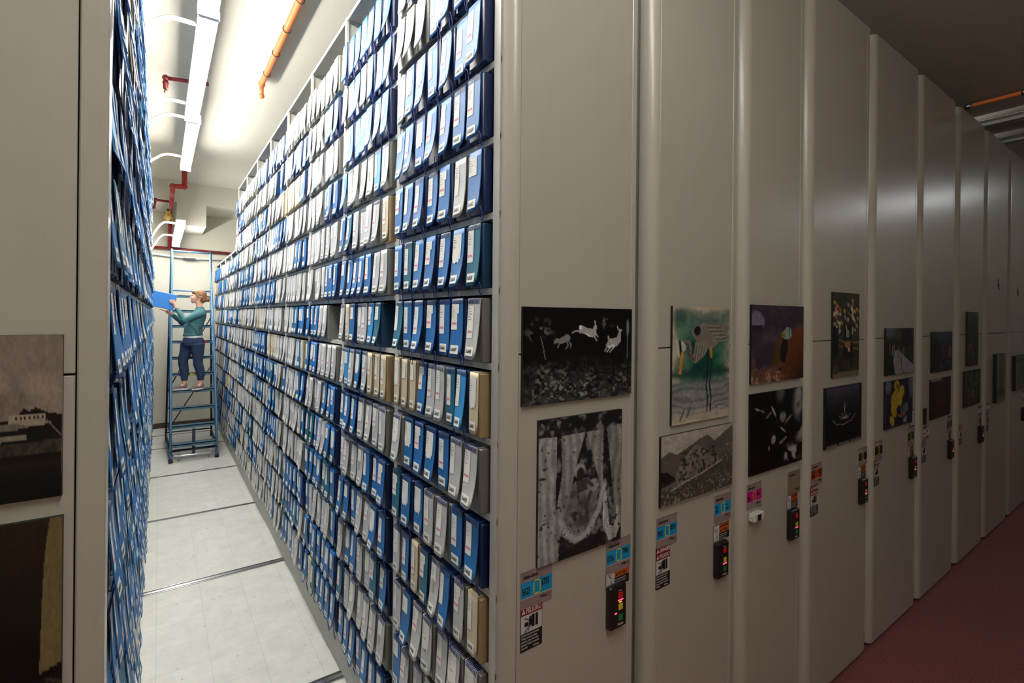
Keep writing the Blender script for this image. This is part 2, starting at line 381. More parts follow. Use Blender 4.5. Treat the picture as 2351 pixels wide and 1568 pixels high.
def danger(x, zt, lines, label, w=.101, h=.19):
    y = YF
    o = MB().box(x, x + w, y - .0014, y, zt - h, zt).obj('danger_sign', M_BLK); tag(o, label, 'sign', 'crush danger signs on the end panels')
    n = len(lines); hh = .028
    m = MB(); m.box(x + .002, x + w - .002, y - .002, y - .0014, zt - hh * n - .003, zt - .002)
    m.obj('red_header', M_DRED, o)
    t = MB(); zc = zt - hh * n - .003
    for i, l in enumerate(lines):
        zz = zt - hh * (i + 1) + .003
        text_mb(t, l, x + .024, zz, .026, y - .0024, xs=.72)
        t.add([(x + .004, y - .0024, zz), (x + .021, y - .0024, zz), (x + .0125, y - .0024, zz + .02)], [(0, 1, 2)])
    for i, l in enumerate(('Crush and pinch points.', 'When carriage stops', 'moving, press the stop', 'buttons before entering', 'the aisle.')):
        text_mb(t, l, x + .004, zt - h + .055 - i * .0115, .0105, y - .002, xs=.82)
    text_mb(t, 'White', x + .058, zt - h + .006, .0105, y - .002)
    t.obj('lettering', M_WPR, o)
    pz = zt - h + .066
    bx(x + .002, x + w - .002, y - .002, y - .0014, pz, zc - .001).obj('pictogram_panel', M_WPR, o)
    p = MB(); hgt = zc - pz
    p.box(x + .050, x + .064, y - .0026, y - .002, pz + hgt * .22, pz + hgt * .92); p.box(x + .068, x + .080, y - .0026, y - .002, pz + hgt * .22, pz + hgt * .92)
    p.box(x + .018, x + .036, y - .0026, y - .002, pz + hgt * .36, pz + hgt * .58); p.box(x + .038, x + .050, y - .0026, y - .002, pz + hgt * .34, pz + hgt * .70)
    p.ell((x + .044, y - .0023, pz + hgt * .78), (.006, .0006, .006), 10, 6)
    for a, c in (((.04, .68), (.018, .84)), ((.044, .36), (.032, .06)), ((.038, .36), (.018, .05))):
        p.tube([(x + a[0], y - .0023, pz + hgt * a[1]), (x + c[0], y - .0023, pz + hgt * c[1])], .0014, 5)
    p.obj('pictogram', M_BLK, o)
def warning(x, zt, label, w=.141, h=.082):
    y = YF
    o = MB().box(x, x + w, y - .0013, y, zt - h, zt).obj('warning_sign', M_BLK); tag(o, label, 'sign', 'small warning signs above the keypads')
    bx(x + .002, x + w * .36, y - .0019, y - .0013, zt - h + .002, zt - .002).obj('pictogram_panel', M_WPR, o)
    bx(x + w * .37, x + w - .002, y - .0019, y - .0013, zt - h * .55, zt - .002).obj('orange_header', M_WORG, o)
    t = MB()
    for i, l in enumerate(('WARNING', 'NO PISAR')): text_mb(t, l, x + w * .50, zt - .019 - i * .021, .018, y - .0023, xs=.7)
    for i in range(2): t.add([(x + w * .40, y - .0023, zt - .019 - i * .021), (x + w * .48, y - .0023, zt - .019 - i * .021), (x + w * .44, y - .0023, zt - .006 - i * .021)], [(0, 1, 2)])
    for a, c in (((.012, -.02), (.022, -.035)), ((.022, -.035), (.036, -.042)), ((.022, -.035), (.030, -.018)), ((.030, -.05), (.034, -.07))):
        t.tube([(x + a[0], y - .0022, zt + a[1]), (x + c[0], y - .0022, zt + c[1])], .0012, 5)
    t.obj('black_lettering', M_BLK, o)
    t = MB()
    for i, l in enumerate(('To prevent injury, do not', 'ride, stand on, or climb', 'the unit at any time.')): text_mb(t, l, x + w * .38, zt - h * .70 - i * .0105, .0095, y - .0018, xs=.7)
    t.obj('white_lettering', M_WPR, o)
def keypad(x, zt, label, lit=0, w=.098, h=.178):
    y = YF
    o = MB().cbox(x, x + w, y - .030, y, zt - h, zt, .006).obj('control_keypad', M_CTL); tag(o, label, 'keypad', 'black control keypads on the end panels')
    cx = x + w * .60; f = y - .030
    for nm, m, z in (('red_button', M_BR, .040), ('yellow_button', M_BY, .088), ('green_button', M_BG, .132)):
        MB().cbox(cx - .013, cx + .013, f - .003, f, zt - z - .013, zt - z + .013, .0015).obj(nm, m, o)
    l = MB(); l.box(cx - .015, cx + .015, f - .0022, f, zt - (.060 if lit == 1 else .107) - .002, zt - (.060 if lit == 1 else .107) + .002)
    if lit == 1: l.box(x + .026, x + .036, f - .0022, f, zt - .112, zt - .107)
    l.obj('red_indicator_light', M_LED, o)
    if lit == 1: bx(cx - .008, cx + .008, f - .002, f, zt - .070, zt - .067).obj('amber_indicator_light', M_LEDO, o)
    t = MB(); text_mb(t, 'White', x + .04, zt - h + .014, .014, f - .0006, shear=.2); text_mb(t, 'Power', x + .045, zt - .022, .008, f - .0006)
    t.obj('lettering', M_WPR, o)
P = lambda z: H + z
card(1.077, P(-.929), M_CYAN, '5625', '6755', 'blue-banded range card reading 5625 to 6755 on the first end panel')
danger(1.078, P(-1.032), ['DANGER', 'PELIGRO'], 'danger sign reading PELIGRO below the 5625 to 6755 card')
card(1.516, P(-.930), M_CYAN, '6756', '7906', 'blue-banded range card reading 6756 to 7906 on the first end panel')
warning(1.516, P(-1.048), 'warning sign half hidden under the 6756 to 7906 card')
keypad(1.515, P(-1.112), 'black control keypad with lit red lamps on the first end panel', 1)
card(1.838, P(-.906), M_CYAN, '7907', '8534', 'blue-banded range card reading 7907 to 8534 on the second panel')
danger(1.836, P(-1.040), ['DANGER', 'PELIGRO'], 'red DANGER and PELIGRO sign under the 7907 to 8534 card')
card(2.287, P(-.896), M_CYAN, 'non', 'out', 'blue range card with staff and takes lettering below the mountain picture', two=('staff', 'takes'))
warning(2.281, P(-1.046), 'orange warning sign on the second panel, above its keypad')
keypad(2.280, P(-1.128), 'black control keypad at the right edge of the second panel')
card(2.590, P(-.897), M_MAG, 'films', 'extra', 'magenta-banded range card below the dark divers picture', line=M_OLINE)
card(3.036, P(-.906), None, '', '', 'plain taupe range card at the right of the third panel', base=M_TAUPE)
warning(3.031, P(-1.045), 'orange warning sign on the third panel, under the plain taupe card', w=.128)
keypad(3.026, P(-1.124), 'black control keypad at the right edge of the third panel', w=.104)
card(3.332, P(-.907), M_BRICK, 'photo', 'A to D', 'brick-red banded range card at the left of the fourth panel', line=M_OLINE, h=.136)
danger(3.327, P(-1.046), ['DANGER', 'PELIGRO'], 'red DANGER sign under the brick-red range card')
card(4.046, P(-.912), M_BLK, '', '', 'black-banded range card at the right of the fourth panel', ink=M_WPR, h=.125)
warning(4.038, P(-1.045), 'orange warning sign at the right of the fourth panel', w=.14)
keypad(4.046, P(-1.126), 'black control keypad at the right edge of the fourth panel', w=.105)
card(4.340, P(-.902), M_BLK, '', '', 'black-banded range card at the left of the fifth panel', ink=M_WPR, h=.146)
danger(4.334, P(-1.047), ['DANGER', 'PELIGRO'], 'red DANGER sign at the lower left of the fifth panel')
card(5.030, P(-.884), M_BLK, '', '', 'black-banded range card below the framed note on the fifth panel', ink=M_WPR, h=.15)
warning(5.036, P(-1.046), 'red-topped warning sign above the keypad of the fifth panel', w=.135)
keypad(5.055, P(-1.127), 'black control keypad at the right edge of the fifth panel', w=.115)
def note(x, zt, w, h, m, label, cat='notice'):
    o = MB().box(x, x + w, YF - .003, YF, zt - h, zt).obj('framed_note', M_BLK); tag(o, label, cat)
    if m:
        bx(x + .009, x + w - .009, YF - .0036, YF - .003, zt - h + .008, zt - .008).obj('paper', m, o)
        t = MB()
        for i in range(8): t.box(x + .016, x + w - .02 - .01 * (i % 3), YF - .004, YF - .0036, zt - .022 - i * .014, zt - .019 - i * .014)
        t.obj('printed_lines', M_CARD, o)
note(5.082, P(-.743), .093, .138, M_WPR, 'small black-framed white note at the right of the fifth panel')
note(5.408, P(-.764), .088, .140, None, 'small black plaque at the left of the sixth panel')
card(5.404, P(-.905), M_WPR, 'misc', 'slides', 'white-banded range card under the small black plaque', h=.138, line=M_DRED)
danger(5.388, P(-1.043), ['DANGER', 'PELIGRO'], 'red DANGER sign at the lower left of the sixth panel')
note(6.118, P(-.773), .093, .140, M_WPR, 'small black-framed white note at the right of the sixth panel')
card(6.072, P(-.916), M_BLK, '', '', 'dark range card under the framed note of the sixth panel', ink=M_WPR, h=.14)
warning(6.075, P(-1.058), 'warning sign above the keypad of the sixth panel', w=.132, h=.075)
keypad(6.095, P(-1.130), 'black control keypad at the right edge of the sixth panel', w=.112)
danger(6.478, P(-1.040), ['DANGER', 'PELIGRO'], 'red DANGER sign at the lower left of the seventh panel')
card(7.142, P(-.907), M_WPR, '35', 'A4', 'pale range card at the right of the seventh panel', h=.108)
warning(7.145, P(-1.036), 'orange warning sign at the right of the seventh panel', w=.14, h=.085)
keypad(7.16, P(-1.124), 'black control keypad at the right edge of the seventh panel', w=.125)
card(7.510, P(-.908), M_WPR, '35', 'A4', 'pale range card at the left of the eighth panel', w=.13, h=.10)
danger(7.509, P(-1.02), ['DANGER'], 'small red DANGER sign at the left of the eighth panel', w=.1, h=.2)
card(9.30, P(-.906), M_WPR, '9', '10', 'pale range card at the right edge of the photo', h=.13)
keypad(9.27, P(-1.13), 'black control keypad at the right edge of the photo', w=.12)
g = empty('data_logger', (2.665, YF, P(-1.07)))
MB().cbox(2.612, 2.712, YF - .035, YF, P(-1.096), P(-1.050), .005).obj('housing', M_WHITE, None)
adopt(COL.objects['housing'], g)
o = bx(2.640, 2.678, YF - .036, YF - .035, P(-1.090), P(-1.057)).obj('screen', M_BLK, None); adopt(o, g)
o = MB().cbox(2.600, 2.612, YF - .028, YF - .006, P(-1.090), P(-1.060), .002).obj('end_cap', M_WHITE, None); adopt(o, g)
tag(g, 'small white data logger with dark screen under the magenta range card', 'data logger')
for x_, z_ in ((7.98, P(.42)), (8.98, P(.37))):
    m = MB(); m.tube([(x_, YF - .002, z_ + .07), (x_, YF - .002, z_ - .01), (x_ + .06, YF - .002, z_ - .045)], .003, 5); m.ell((x_ + .04, YF - .003, z_ + .01), (.008, .004, .008), 8, 6)
    tag(m.obj('picture_hook', M_STEELD), 'small dark picture hook on the %s panel, no picture on it' % ('eighth' if x_ < 8.5 else 'ninth'), 'hook', 'bare picture hooks')

# ---------------------------------------------------------------- pictures
def vnoise(h, w, s, oct=4, seed=0):
    r = np.random.RandomState(seed); out = np.zeros((h, w)); amp = 1; tot = 0
    for o_ in range(oct):
        gh, gw = int(s * 2 ** o_) + 2, int(s * 2 ** o_ * w / h) + 2
        g_ = r.rand(gh, gw); ys = np.linspace(0, gh - 1.001, h); xs = np.linspace(0, gw - 1.001, w)
        yi, xi = ys.astype(int), xs.astype(int); fy = (ys - yi)[:, None]; fx = (xs - xi)[None]
        fy = fy * fy * (3 - 2 * fy); fx = fx * fx * (3 - 2 * fx)
        a = g_[yi][:, xi]; b = g_[yi][:, xi + 1]; c = g_[yi + 1][:, xi]; d = g_[yi + 1][:, xi + 1]
        out += amp * ((a * (1 - fx) + b * fx) * (1 - fy) + (c * (1 - fx) + d * fx) * fy); tot += amp; amp *= .55
    return out / tot
class Img:
    """picture space: u 0..1 left-right, v 0..1 top-down"""
    def __init__(s, w, h, col=(0, 0, 0)):
        s.w, s.h = w, h; s.a = np.ones((h, w, 3)) * np.array(col) / 255.
        s.u, s.v = np.meshgrid(np.linspace(0, 1, w), np.linspace(0, 1, h)); s.asp = w / h
    def blend(s, mask, col):
        mask = np.clip(mask, 0, 1)[..., None]; c = np.array(col) / 255. if not isinstance(col, np.ndarray) else col
        s.a = s.a * (1 - mask) + c * mask
    def ell(s, u, v, ru, rv, col, ang=0, soft=.25, tex=None):
        du, dv = (s.u - u) * s.asp, s.v - v; c, t = math.cos(ang), math.sin(ang)
        x = (du * c + dv * t) / (ru * s.asp); y = (-du * t + dv * c) / rv; d = np.sqrt(x * x + y * y)
        m = np.clip((1 - d) / soft + .5, 0, 1); s.blend(m * (tex if tex is not None else 1), col)
    def line(s, pts, wd, col, soft=.5):
        for (a, b), (c, d) in zip(pts, pts[1:]):
            ax, ay, bx_, by = a * s.asp, b, c * s.asp, d; px, py = s.u * s.asp, s.v
            L = (bx_ - ax) ** 2 + (by - ay) ** 2 + 1e-9; t = np.clip(((px - ax) * (bx_ - ax) + (py - ay) * (by - ay)) / L, 0, 1)
            dd = np.hypot(px - ax - t * (bx_ - ax), py - ay - t * (by - ay)); s.blend(np.clip((wd - dd) / (wd * soft) + .5, 0, 1), col)
    def poly(s, pts, col, tex=None):
        m = np.zeros((s.h, s.w), bool); n = len(pts)
        for i in range(n):
            (x1, y1), (x2, y2) = pts[i], pts[(i + 1) % n]
            if y1 == y2: continue
            c = ((s.v < y1) != (s.v < y2)) & (s.u < (x2 - x1) * (s.v - y1) / (y2 - y1) + x1); m ^= c
        s.blend(m * (tex if tex is not None else 1.), col)
    def band(s, v0, v1, col, soft=.02): s.blend(np.clip((s.v - v0) / soft, 0, 1) * np.clip((v1 - s.v) / soft, 0, 1), col)
    def mul(s, n, lo, hi): s.a *= (lo + (hi - lo) * n)[..., None]
    def noise(s, sc, o_=4, seed=1): return vnoise(s.h, s.w, sc, o_, seed)
    def speck(s, sc, thr, col, mask=None, seed=3, gain=8):
        n = s.noise(sc, 2, seed); m = np.clip((n - thr) * gain, 0, 1)
        s.blend(m * (mask if mask is not None else 1), col)
def picture(im, x0, x1, zb, zt, label, name='photo_print', th=.012, gain=1.0, edge=None):
    gr = vnoise(im.h, im.w, max(8, im.h // 3), 2, 77)[..., None]; gq = vnoise(im.h, im.w, 9, 4, 78)[..., None]
    a = np.clip(im.a * gain * (.80 + .22 * gr + .20 * gq), 0, 1); lin = np.where(a <= .04045, a / 12.92, ((a + .055) / 1.055) ** 2.4)
    w, h = im.w, im.h; yy = YF - th
    xs = np.linspace(x0, x1, w); zs = np.linspace(zt, zb, h)
    X, Z = np.meshgrid(xs, zs); vs = np.stack([X, np.full_like(X, yy), Z], -1).reshape(-1, 3)
    idx = np.arange(w * h).reshape(h, w); q = np.stack([idx[:-1, :-1], idx[1:, :-1], idx[1:, 1:], idx[:-1, 1:]], -1).reshape(-1, 4)
    me = bpy.data.meshes.new('printed_face'); me.from_pydata(vs.tolist(), [], q.tolist()); me.materials.append(M_PIC)
    ca = me.color_attributes.new('Print', 'FLOAT_COLOR', 'POINT'); c4 = np.concatenate([lin, np.ones((h, w, 1))], -1).astype(np.float32)
    ca.data.foreach_set('color', c4.reshape(-1)); me.update()
    b = bx(x0, x1, yy + .0004, YF, zb, zt).obj(name, edge or M_BLK)
    tag(b, label, 'picture', 'mounted pictures on the end panels'); link('printed_face', me, b)
def animal(im, pts, legs, col, w=.03):
    im.poly(pts, col)
    for l in legs: im.line(l, w * .35, col)
# 1 night wildlife
im = Img(150, 120, (6, 6, 6)); n = im.noise(22, 3, 4); n2 = im.noise(3, 3, 9)
g_ = np.clip((im.v - .45) / .5, 0, 1)
im.blend(g_ * .55 * np.clip(n * 1.6 - .35, 0, 1), (150, 150, 150)); im.speck(38, .60, (190, 190, 190), g_ ** 1.2 * np.clip(n2 * 2 - .5, 0, 1), 5, 9)
im.band(.86, 1.2, (96, 96, 96), .25); im.speck(30, .52, (30, 30, 30), np.clip((im.v - .8) / .1, 0, 1), 8)
im.speck(22, .60, (150, 150, 150), np.clip(1 - np.hypot((im.u - .13) / .16, (im.v - .27) / .22), 0, 1), 12, 9)
im.speck(24, .55, (150, 150, 150), np.clip(1 - np.hypot((im.u - .74) / .09, (im.v - .15) / .12), 0, 1), 14, 9)
im.speck(20, .5, (160, 160, 160), np.clip(1 - np.hypot((im.u - .2) / .25, (im.v - .72) / .16), 0, 1), 15, 5)
im.line([(.14, .3), (.16, .4), (.18, .54)], .004, (120, 120, 120)); im.ell(.955, .22, .014, .1, (120, 120, 120)); im.line([(.955, .3), (.955, .58)], .004, (120, 120, 120))
c1 = (128, 128, 128)
im.poly([(.25, .36), (.27, .32), (.30, .33), (.36, .28), (.385, .29), (.395, .33), (.37, .36), (.31, .385), (.28, .37), (.255, .385)], c1)
for l in ([(.37, .34), (.40, .39), (.395, .43)], [(.36, .35), (.375, .40), (.355, .44)], [(.30, .37), (.285, .42)]): im.line(l, .006, c1)
im.poly([(.47, .22), (.49, .185), (.55, .22), (.60, .23), (.625, .17), (.64, .20), (.635, .26), (.63, .31), (.58, .32), (.52, .28), (.47, .27)], (170, 170, 170))
im.ell(.485, .21, .014, .022, (225, 225, 225)); im.poly([(.52, .27), (.58, .30), (.60, .32), (.56, .31)], (220, 220, 220))
for l in ([(.48, .25), (.44, .25), (.41, .27)], [(.61, .30), (.64, .36)], [(.62, .25), (.65, .32)], [(.625, .19), (.62, .14)]): im.line(l, .0065, (185, 185, 185))
im.poly([(.73, .42), (.76, .345), (.80, .34), (.84, .33), (.865, .26), (.86, .23), (.90, .24), (.885, .27), (.88, .38), (.84, .43), (.80, .44), (.76, .45)], (165, 165, 165))
im.ell(.80, .425, .02, .018, (225, 225, 225)); im.ell(.765, .435, .016, .016, (225, 225, 225))
for l in ([(.75, .42), (.72, .48)], [(.78, .44), (.74, .49)], [(.82, .43), (.77, .495)], [(.855, .24), (.845, .20)], [(.755, .34), (.755, .315)]): im.line(l, .0065, (190, 190, 190))
picture(im, 1.069, 1.648, P(-.325), P(.037), 'dark black-and-white print of three pale animals leaping in undergrowth')
# 2 hanging cloth
im = Img(130, 160, (28, 28, 30)); n = im.noise(16, 4, 2); im.blend(np.clip((n - .48) * 6, 0, 1) * .75, (150, 150, 150))
top = .17 + .0 * im.u
tx = .80 + .4 * im.noise(5, 3, 6) * 0.6
def cloth(pts, c=150):
    m = Img(130, 160); m.poly(pts, (255, 255, 255)); k = m.a[..., 0]; fold = .5 + .5 * np.sin(im.u * 70 + im.noise(3, 2, 7) * 9)
    im.blend(k, np.stack([(c + 34 * fold + 24 * (n - .5)) / 255] * 3, -1))
cloth([(0, .12), (.2, .13), (.19, .6), (.23, 1), (0, 1)], 138); cloth([(.25, .13), (.53, .13), (.42, .36), (.36, .55), (.24, .86), (.16, .8), (.26, .4)], 128)
cloth([(.54, .13), (.76, .13), (.75, .42), (.76, .62), (.70, .5), (.62, .3)], 124); cloth([(.80, .12), (1, .11), (1, .85), (.90, .7), (.85, .4)], 112)
im.poly([(.24, .83), (.36, .9), (1, .9), (1, 1), (.22, 1)], (34, 34, 34), np.clip(im.noise(20, 2, 31) * 1.8, .4, 1))
cloth([(.75, .55), (.80, .6), (.84, .86), (.90, .88), (.95, .72), (1, .86), (.93, .97), (.84, .98), (.76, .86)], 168)
im.poly([(.34, .52), (.42, .47), (.56, .46), (.62, .5), (.70, .58), (.64, .78), (.50, .9), (.34, .84), (.26, .74), (.30, .58)], (128, 126, 126), np.clip(im.noise(12, 3, 41) * 1.7, .5, 1))
im.speck(26, .56, (35, 35, 35), np.clip(1 - np.hypot((im.u - .42) / .1, (im.v - .7) / .2), 0, 1), 42)
im.ell(.465, .40, .068, .052, (165, 165, 165)); im.ell(.475, .425, .045, .045, (44, 42, 42)); im.poly([(.42, .47), (.55, .47), (.56, .55), (.44, .56)], (66, 63, 63))
im.ell(.63, .43, .035, .035, (58, 56, 56)); im.ell(.64, .53, .06, .05, (150, 148, 148)); im.line([(.60, .58), (.55, .66), (.56, .78)], .018, (72, 70, 70)); im.line([(.55, .48), (.62, .53)], .014, (70, 68, 68))
for r_, c_ in ((.018, 175), (.008, 195)): im.line([(.24, .72), (.30, .82), (.42, .89), (.56, .87), (.70, .72), (.77, .55)], r_ * 1.5, (c_ - 15, c_ - 15, c_ - 15))
im.speck(34, .74, (50, 50, 50), (im.v > .13).astype(float), 23, 9)
picture(im, 1.146, 1.592, P(-.930), P(-.384), 'black-and-white print of a seated woman and child among hanging cloths')
# 3 wading bird
im = Img(110, 150, (196, 184, 164)); n = im.noise(5, 4, 3); e = np.clip(1 - np.maximum(np.abs(im.u - .52) / .50, np.abs(im.v - .37) / .36) ** 3 + (n - .5) * .9, 0, 1)
im.blend(e, (10, 78, 60)); im.blend(e * np.clip(n * 2.4 - .9, 0, 1), (4, 40, 36)); im.blend(e * np.clip(im.noise(18, 2, 44) * 3 - 1.8, 0, 1) * .6, (20, 108, 84)); im.blend(np.clip(1 - np.abs(im.v - .12) / .1, 0, 1) * np.clip(im.noise(4, 3, 8) * 1.6 - .4, 0, 1), (84, 86, 92))
st = im.noise(26, 1, 5); wv = np.clip((im.v - .62) / .05, 0, 1) * np.clip((.99 - im.v) / .14, 0, 1)
im.blend(wv * .75, (122, 124, 132)); im.blend(wv * np.clip(np.sin(im.v * 90 + n * 12) - .1, 0, 1) * .55, (66, 76, 86))
im.blend(np.clip(1 - np.abs(im.v - .58) / .05, 0, 1) * .8, (30, 60, 60))
bd = (128, 120, 110); fe = np.clip(im.noise(30, 2, 6) * 1.3, .6, 1)
im.poly([(.30, .22), (.36, .165), (.5, .145), (.72, .15), (.99, .17), (.97, .22), (.88, .27), (.72, .36), (.62, .38), (.50, .35), (.36, .28)], bd)
for i in range(9): im.line([(.55 + i * .03, .165 + i * .018), (.80 + i * .022, .17 + i * .016)], .004, (84, 78, 70) if i % 2 else (158, 150, 136))
im.poly([(.38, .30), (.62, .36), (.52, .44), (.40, .49), (.33, .45)], (134, 128, 118)); im.line([(.17, .31), (.26, .315), (.285, .36), (.28, .42), (.36, .465), (.45, .44)], .026, (112, 106, 96)); im.line([(.20, .315), (.26, .33), (.265, .41), (.34, .46)], .006, (70, 66, 60))
for i in range(8): im.line([(.42 + i * .022, .30 + i * .006), (.36 + i * .026, .50 - i * .012)], .004, (176, 170, 158) if i % 2 else (88, 82, 74))
im.ell(.41, .21, .06, .04, (18, 18, 18), -.6); im.ell(.16, .34, .07, .035, (196, 192, 182), .9); im.line([(.12, .30), (.14, .42)], .011, (14, 16, 18)); im.line([(.16, .40), (.14, .48), (.125, .565)], .016, (206, 140, 40)); im.line([(.07, .30), (.10, .42)], .012, (205, 205, 200))
for dx in (0, .06): im.line([(.60 + dx, .37), (.595 + dx, .6), (.57 + dx, .69), (.60 + dx, .80), (.59 + dx, .92)], .008, (22, 30, 32))
im.line([(.655, .37), (.66, .44)], .016, (190, 122, 40)); im.line([(.13, .97), (.2, .88)], .007, (70, 74, 80)); im.line([(.24, .95), (.3, .87)], .007, (70, 74, 80)); im.line([(.74, .90), (.80, .88), (.85, .89), (.92, .875)], .004, (60, 50, 50))
picture(im, 1.926, 2.390, P(-.496), P(.057), 'tall green painting of a grey wading bird with orange bill')
# 4 mountain
im = Img(120, 80, (176, 168, 160)); n = im.noise(8, 4, 2)
im.poly([(0, .30), (.1, .24), (.2, .30), (.36, .22), (.5, .14), (.62, .10), (.72, .22), (.8, .16), (1, .02), (1, 1), (0, 1)], (92, 86, 80)); im.poly([(0, .5), (.08, .52), (.2, .66), (0, .74)], (24, 22, 20))
im.poly([(.18, .62), (.25, .42), (.36, .30), (.47, .21), (.55, .30), (.66, .40), (.74, .40), (.78, .52), (.80, .58), (.3, .74), (.2, .76)], (134, 126, 116), np.clip(n * 1.5, .5, 1)); im.speck(22, .55, (48, 44, 40), ((im.v > .28) & (im.v < .7) & (im.u > .22) & (im.u < .75)).astype(float), 5)
im.poly([(.0, .78), (.2, .76), (.82, .54), (1, .42), (1, 1), (0, 1)], (70, 64, 56), np.clip(im.noise(26, 2, 7) * 1.6, .35, 1)); im.speck(36, .58, (150, 142, 128), np.clip((im.v - .6) * 4, 0, 1), 9)
im.line([(.12, .80), (.3, .73), (.55, .66), (.82, .55)], .011, (176, 168, 156)); im.speck(24, .56, (185, 180, 170), np.clip(1 - np.hypot((im.u - .92) / .13, (im.v - .42) / .2), 0, 1), 11, 9); im.line([(.56, .5), (.575, .62)], .012, (18, 16, 15))
picture(im, 1.852, 2.431, P(-.860), P(-.538), 'sepia print of a pale rocky peak above stone terraces')
# 5 coral reef
im = Img(100, 76, (52, 42, 58)); n = im.noise(6, 4, 3); im.blend(np.clip(n * 2 - .9, 0, 1), (88, 78, 84)); im.ell(.10, .20, .13, .12, (120, 112, 132), .3); im.poly([(.02, .26), (.2, .26), (.2, .34), (.02, .34)], (40, 34, 44))
m_ = np.clip((im.v - (.78 - .5 * np.abs(im.u - .15)) + (n - .5) * .5) * 5, 0, 1) * (im.u < .75); im.blend(m_, (112, 72, 52)); im.blend(m_ * np.clip(im.noise(10, 3, 8) * 3 - 1.5, 0, 1), (44, 24, 30)); im.speck(16, .6, (186, 128, 96), m_, 13)
im.poly([(.38, .62), (.46, .44), (.56, .40), (.60, .5), (.58, .68), (.48, .8), (.38, .8)], (84, 58, 30)); im.ell(.60, .60, .07, .17, (12, 8, 8), .2)
im.poly([(.72, .36), (.82, .30), (1, .24), (1, 1), (.5, 1), (.62, .76), (.68, .55)], (106, 54, 28)); im.blend(((im.u > .6) & (im.v > .4)) * np.clip(np.sin(im.u * 120 + im.v * 150) - .3, 0, 1) * .4, (54, 26, 14)); im.blend(np.clip((im.v - .6) * 2.4, 0, 1) * np.clip((im.u - .6) * 3, 0, 1) * .8, (22, 10, 8))
im.poly([(.54, .38), (.66, .28), (.74, .30), (.76, .40), (.70, .45), (.60, .44)], (140, 170, 160)); im.line([(.70, .28), (.71, .44)], .008, (16, 18, 20)); im.line([(.74, .30), (.76, .41)], .008, (16, 18, 20)); im.line([(.56, .40), (.60, .40)], .03, (150, 100, 36))
im.speck(16, .56, (170, 160, 170), np.clip((im.v - .78) * 6, 0, 1) * np.clip(1 - im.u, 0, 1), 15)
picture(im, 2.604, 3.192, P(-.353), P(.078), 'underwater print of a small striped fish beside brown coral')
# 6 divers
im = Img(100, 76, (7, 7, 8)); n = im.noise(7, 4, 13)
for u, v, ru, rv, a in ((.12, .2, .05, .012, .3), (.22, .24, .05, .014, .4), (.32, .3, .06, .014, -.5), (.42, .26, .07, .02, .9), (.60, .35, .06, .07, .2), (.70, .40, .08, .012, -.5), (.60, .52, .07, .012, .5), (.42, .62, .04, .06, .9), (.60, .66, .08, .02, -.35), (.34, .72, .012, .03, 0)): im.ell(u, v, ru, rv, (170, 170, 172), a, .5, np.clip(n * 2, .3, 1))
im.ell(.93, .15, .12, .26, (150, 150, 155), .2, .8, np.clip(n * 1.8, .3, 1)); im.ell(.55, .03, .08, .12, (90, 92, 96), .3, .9); im.speck(9, .5, (180, 180, 184), np.clip(1 - np.hypot((im.u - .78) / .26, (im.v - .86) / .18), 0, 1) * 1.6, 17); im.speck(12, .52, (150, 150, 154), np.clip(1 - np.hypot((im.u - .96) / .15, (im.v - .62) / .2), 0, 1) * 1.4, 18)
picture(im, 2.600, 3.186, P(-.850), P(-.408), 'dark black-and-white print of pale divers and drifting shapes')
# 7 children with flowers
im = Img(70, 96, (56, 50, 38)); im.blend(np.clip(im.noise(6, 3, 21) * 2 - .9, 0, 1), (30, 28, 22))
r_ = np.random.RandomState(3)
for i in range(46):
    u = r_.choice([.12, .8]) + r_.randn() * .11; v = .08 + .4 * r_.rand(); im.ell(u, v, .045, .022, [(200, 160, 60), (190, 130, 130), (210, 200, 180), (170, 150, 120), (150, 110, 60), (150, 165, 170)][i % 6], r_.rand(), .4)
im.poly([(.0, .4), (.2, .42), (.18, .75), (.0, .8)], (14, 13, 12)); im.ell(.55, .30, .08, .05, (14, 12, 12)); im.ell(.55, .32, .05, .03, (186, 142, 112)); im.poly([(.42, .38), (.68, .38), (.74, .56), (.4, .56)], (16, 14, 18)); im.poly([(.48, .45), (.6, .45), (.6, .53), (.48, .53)], (128, 140, 150))
im.line([(.24, .56), (.44, .60), (1, .60)], .012, (130, 112, 60)); im.line([(.24, .63), (.44, .66), (1, .68)], .012, (120, 100, 50)); im.poly([(.38, .6), (.74, .6), (.76, .78), (.36, .8)], (12, 10, 14)); im.ell(.55, .62, .12, .04, (160, 112, 66)); im.ell(.60, .68, .05, .03, (206, 160, 130)); im.line([(.42, .80), (.44, .86)], .018, (176, 150, 130)); im.line([(.58, .83), (.6, .89)], .02, (176, 150, 130))
im.ell(.45, .84, .3, .09, (40, 30, 20), 0, .5, .7 * np.ones_like(im.u)); im.band(.93, 1.1, (120, 108, 90)); im.poly([(.02, .86), (.2, .86), (.2, .96), (.02, .96)], (70, 66, 60)); im.line([(.48, .4), (.52, .44)], .01, (220, 220, 220)); 
picture(im, 3.596, 4.012, P(-.382), P(.183), 'narrow dark print of a smiling child seated before a flower garden')
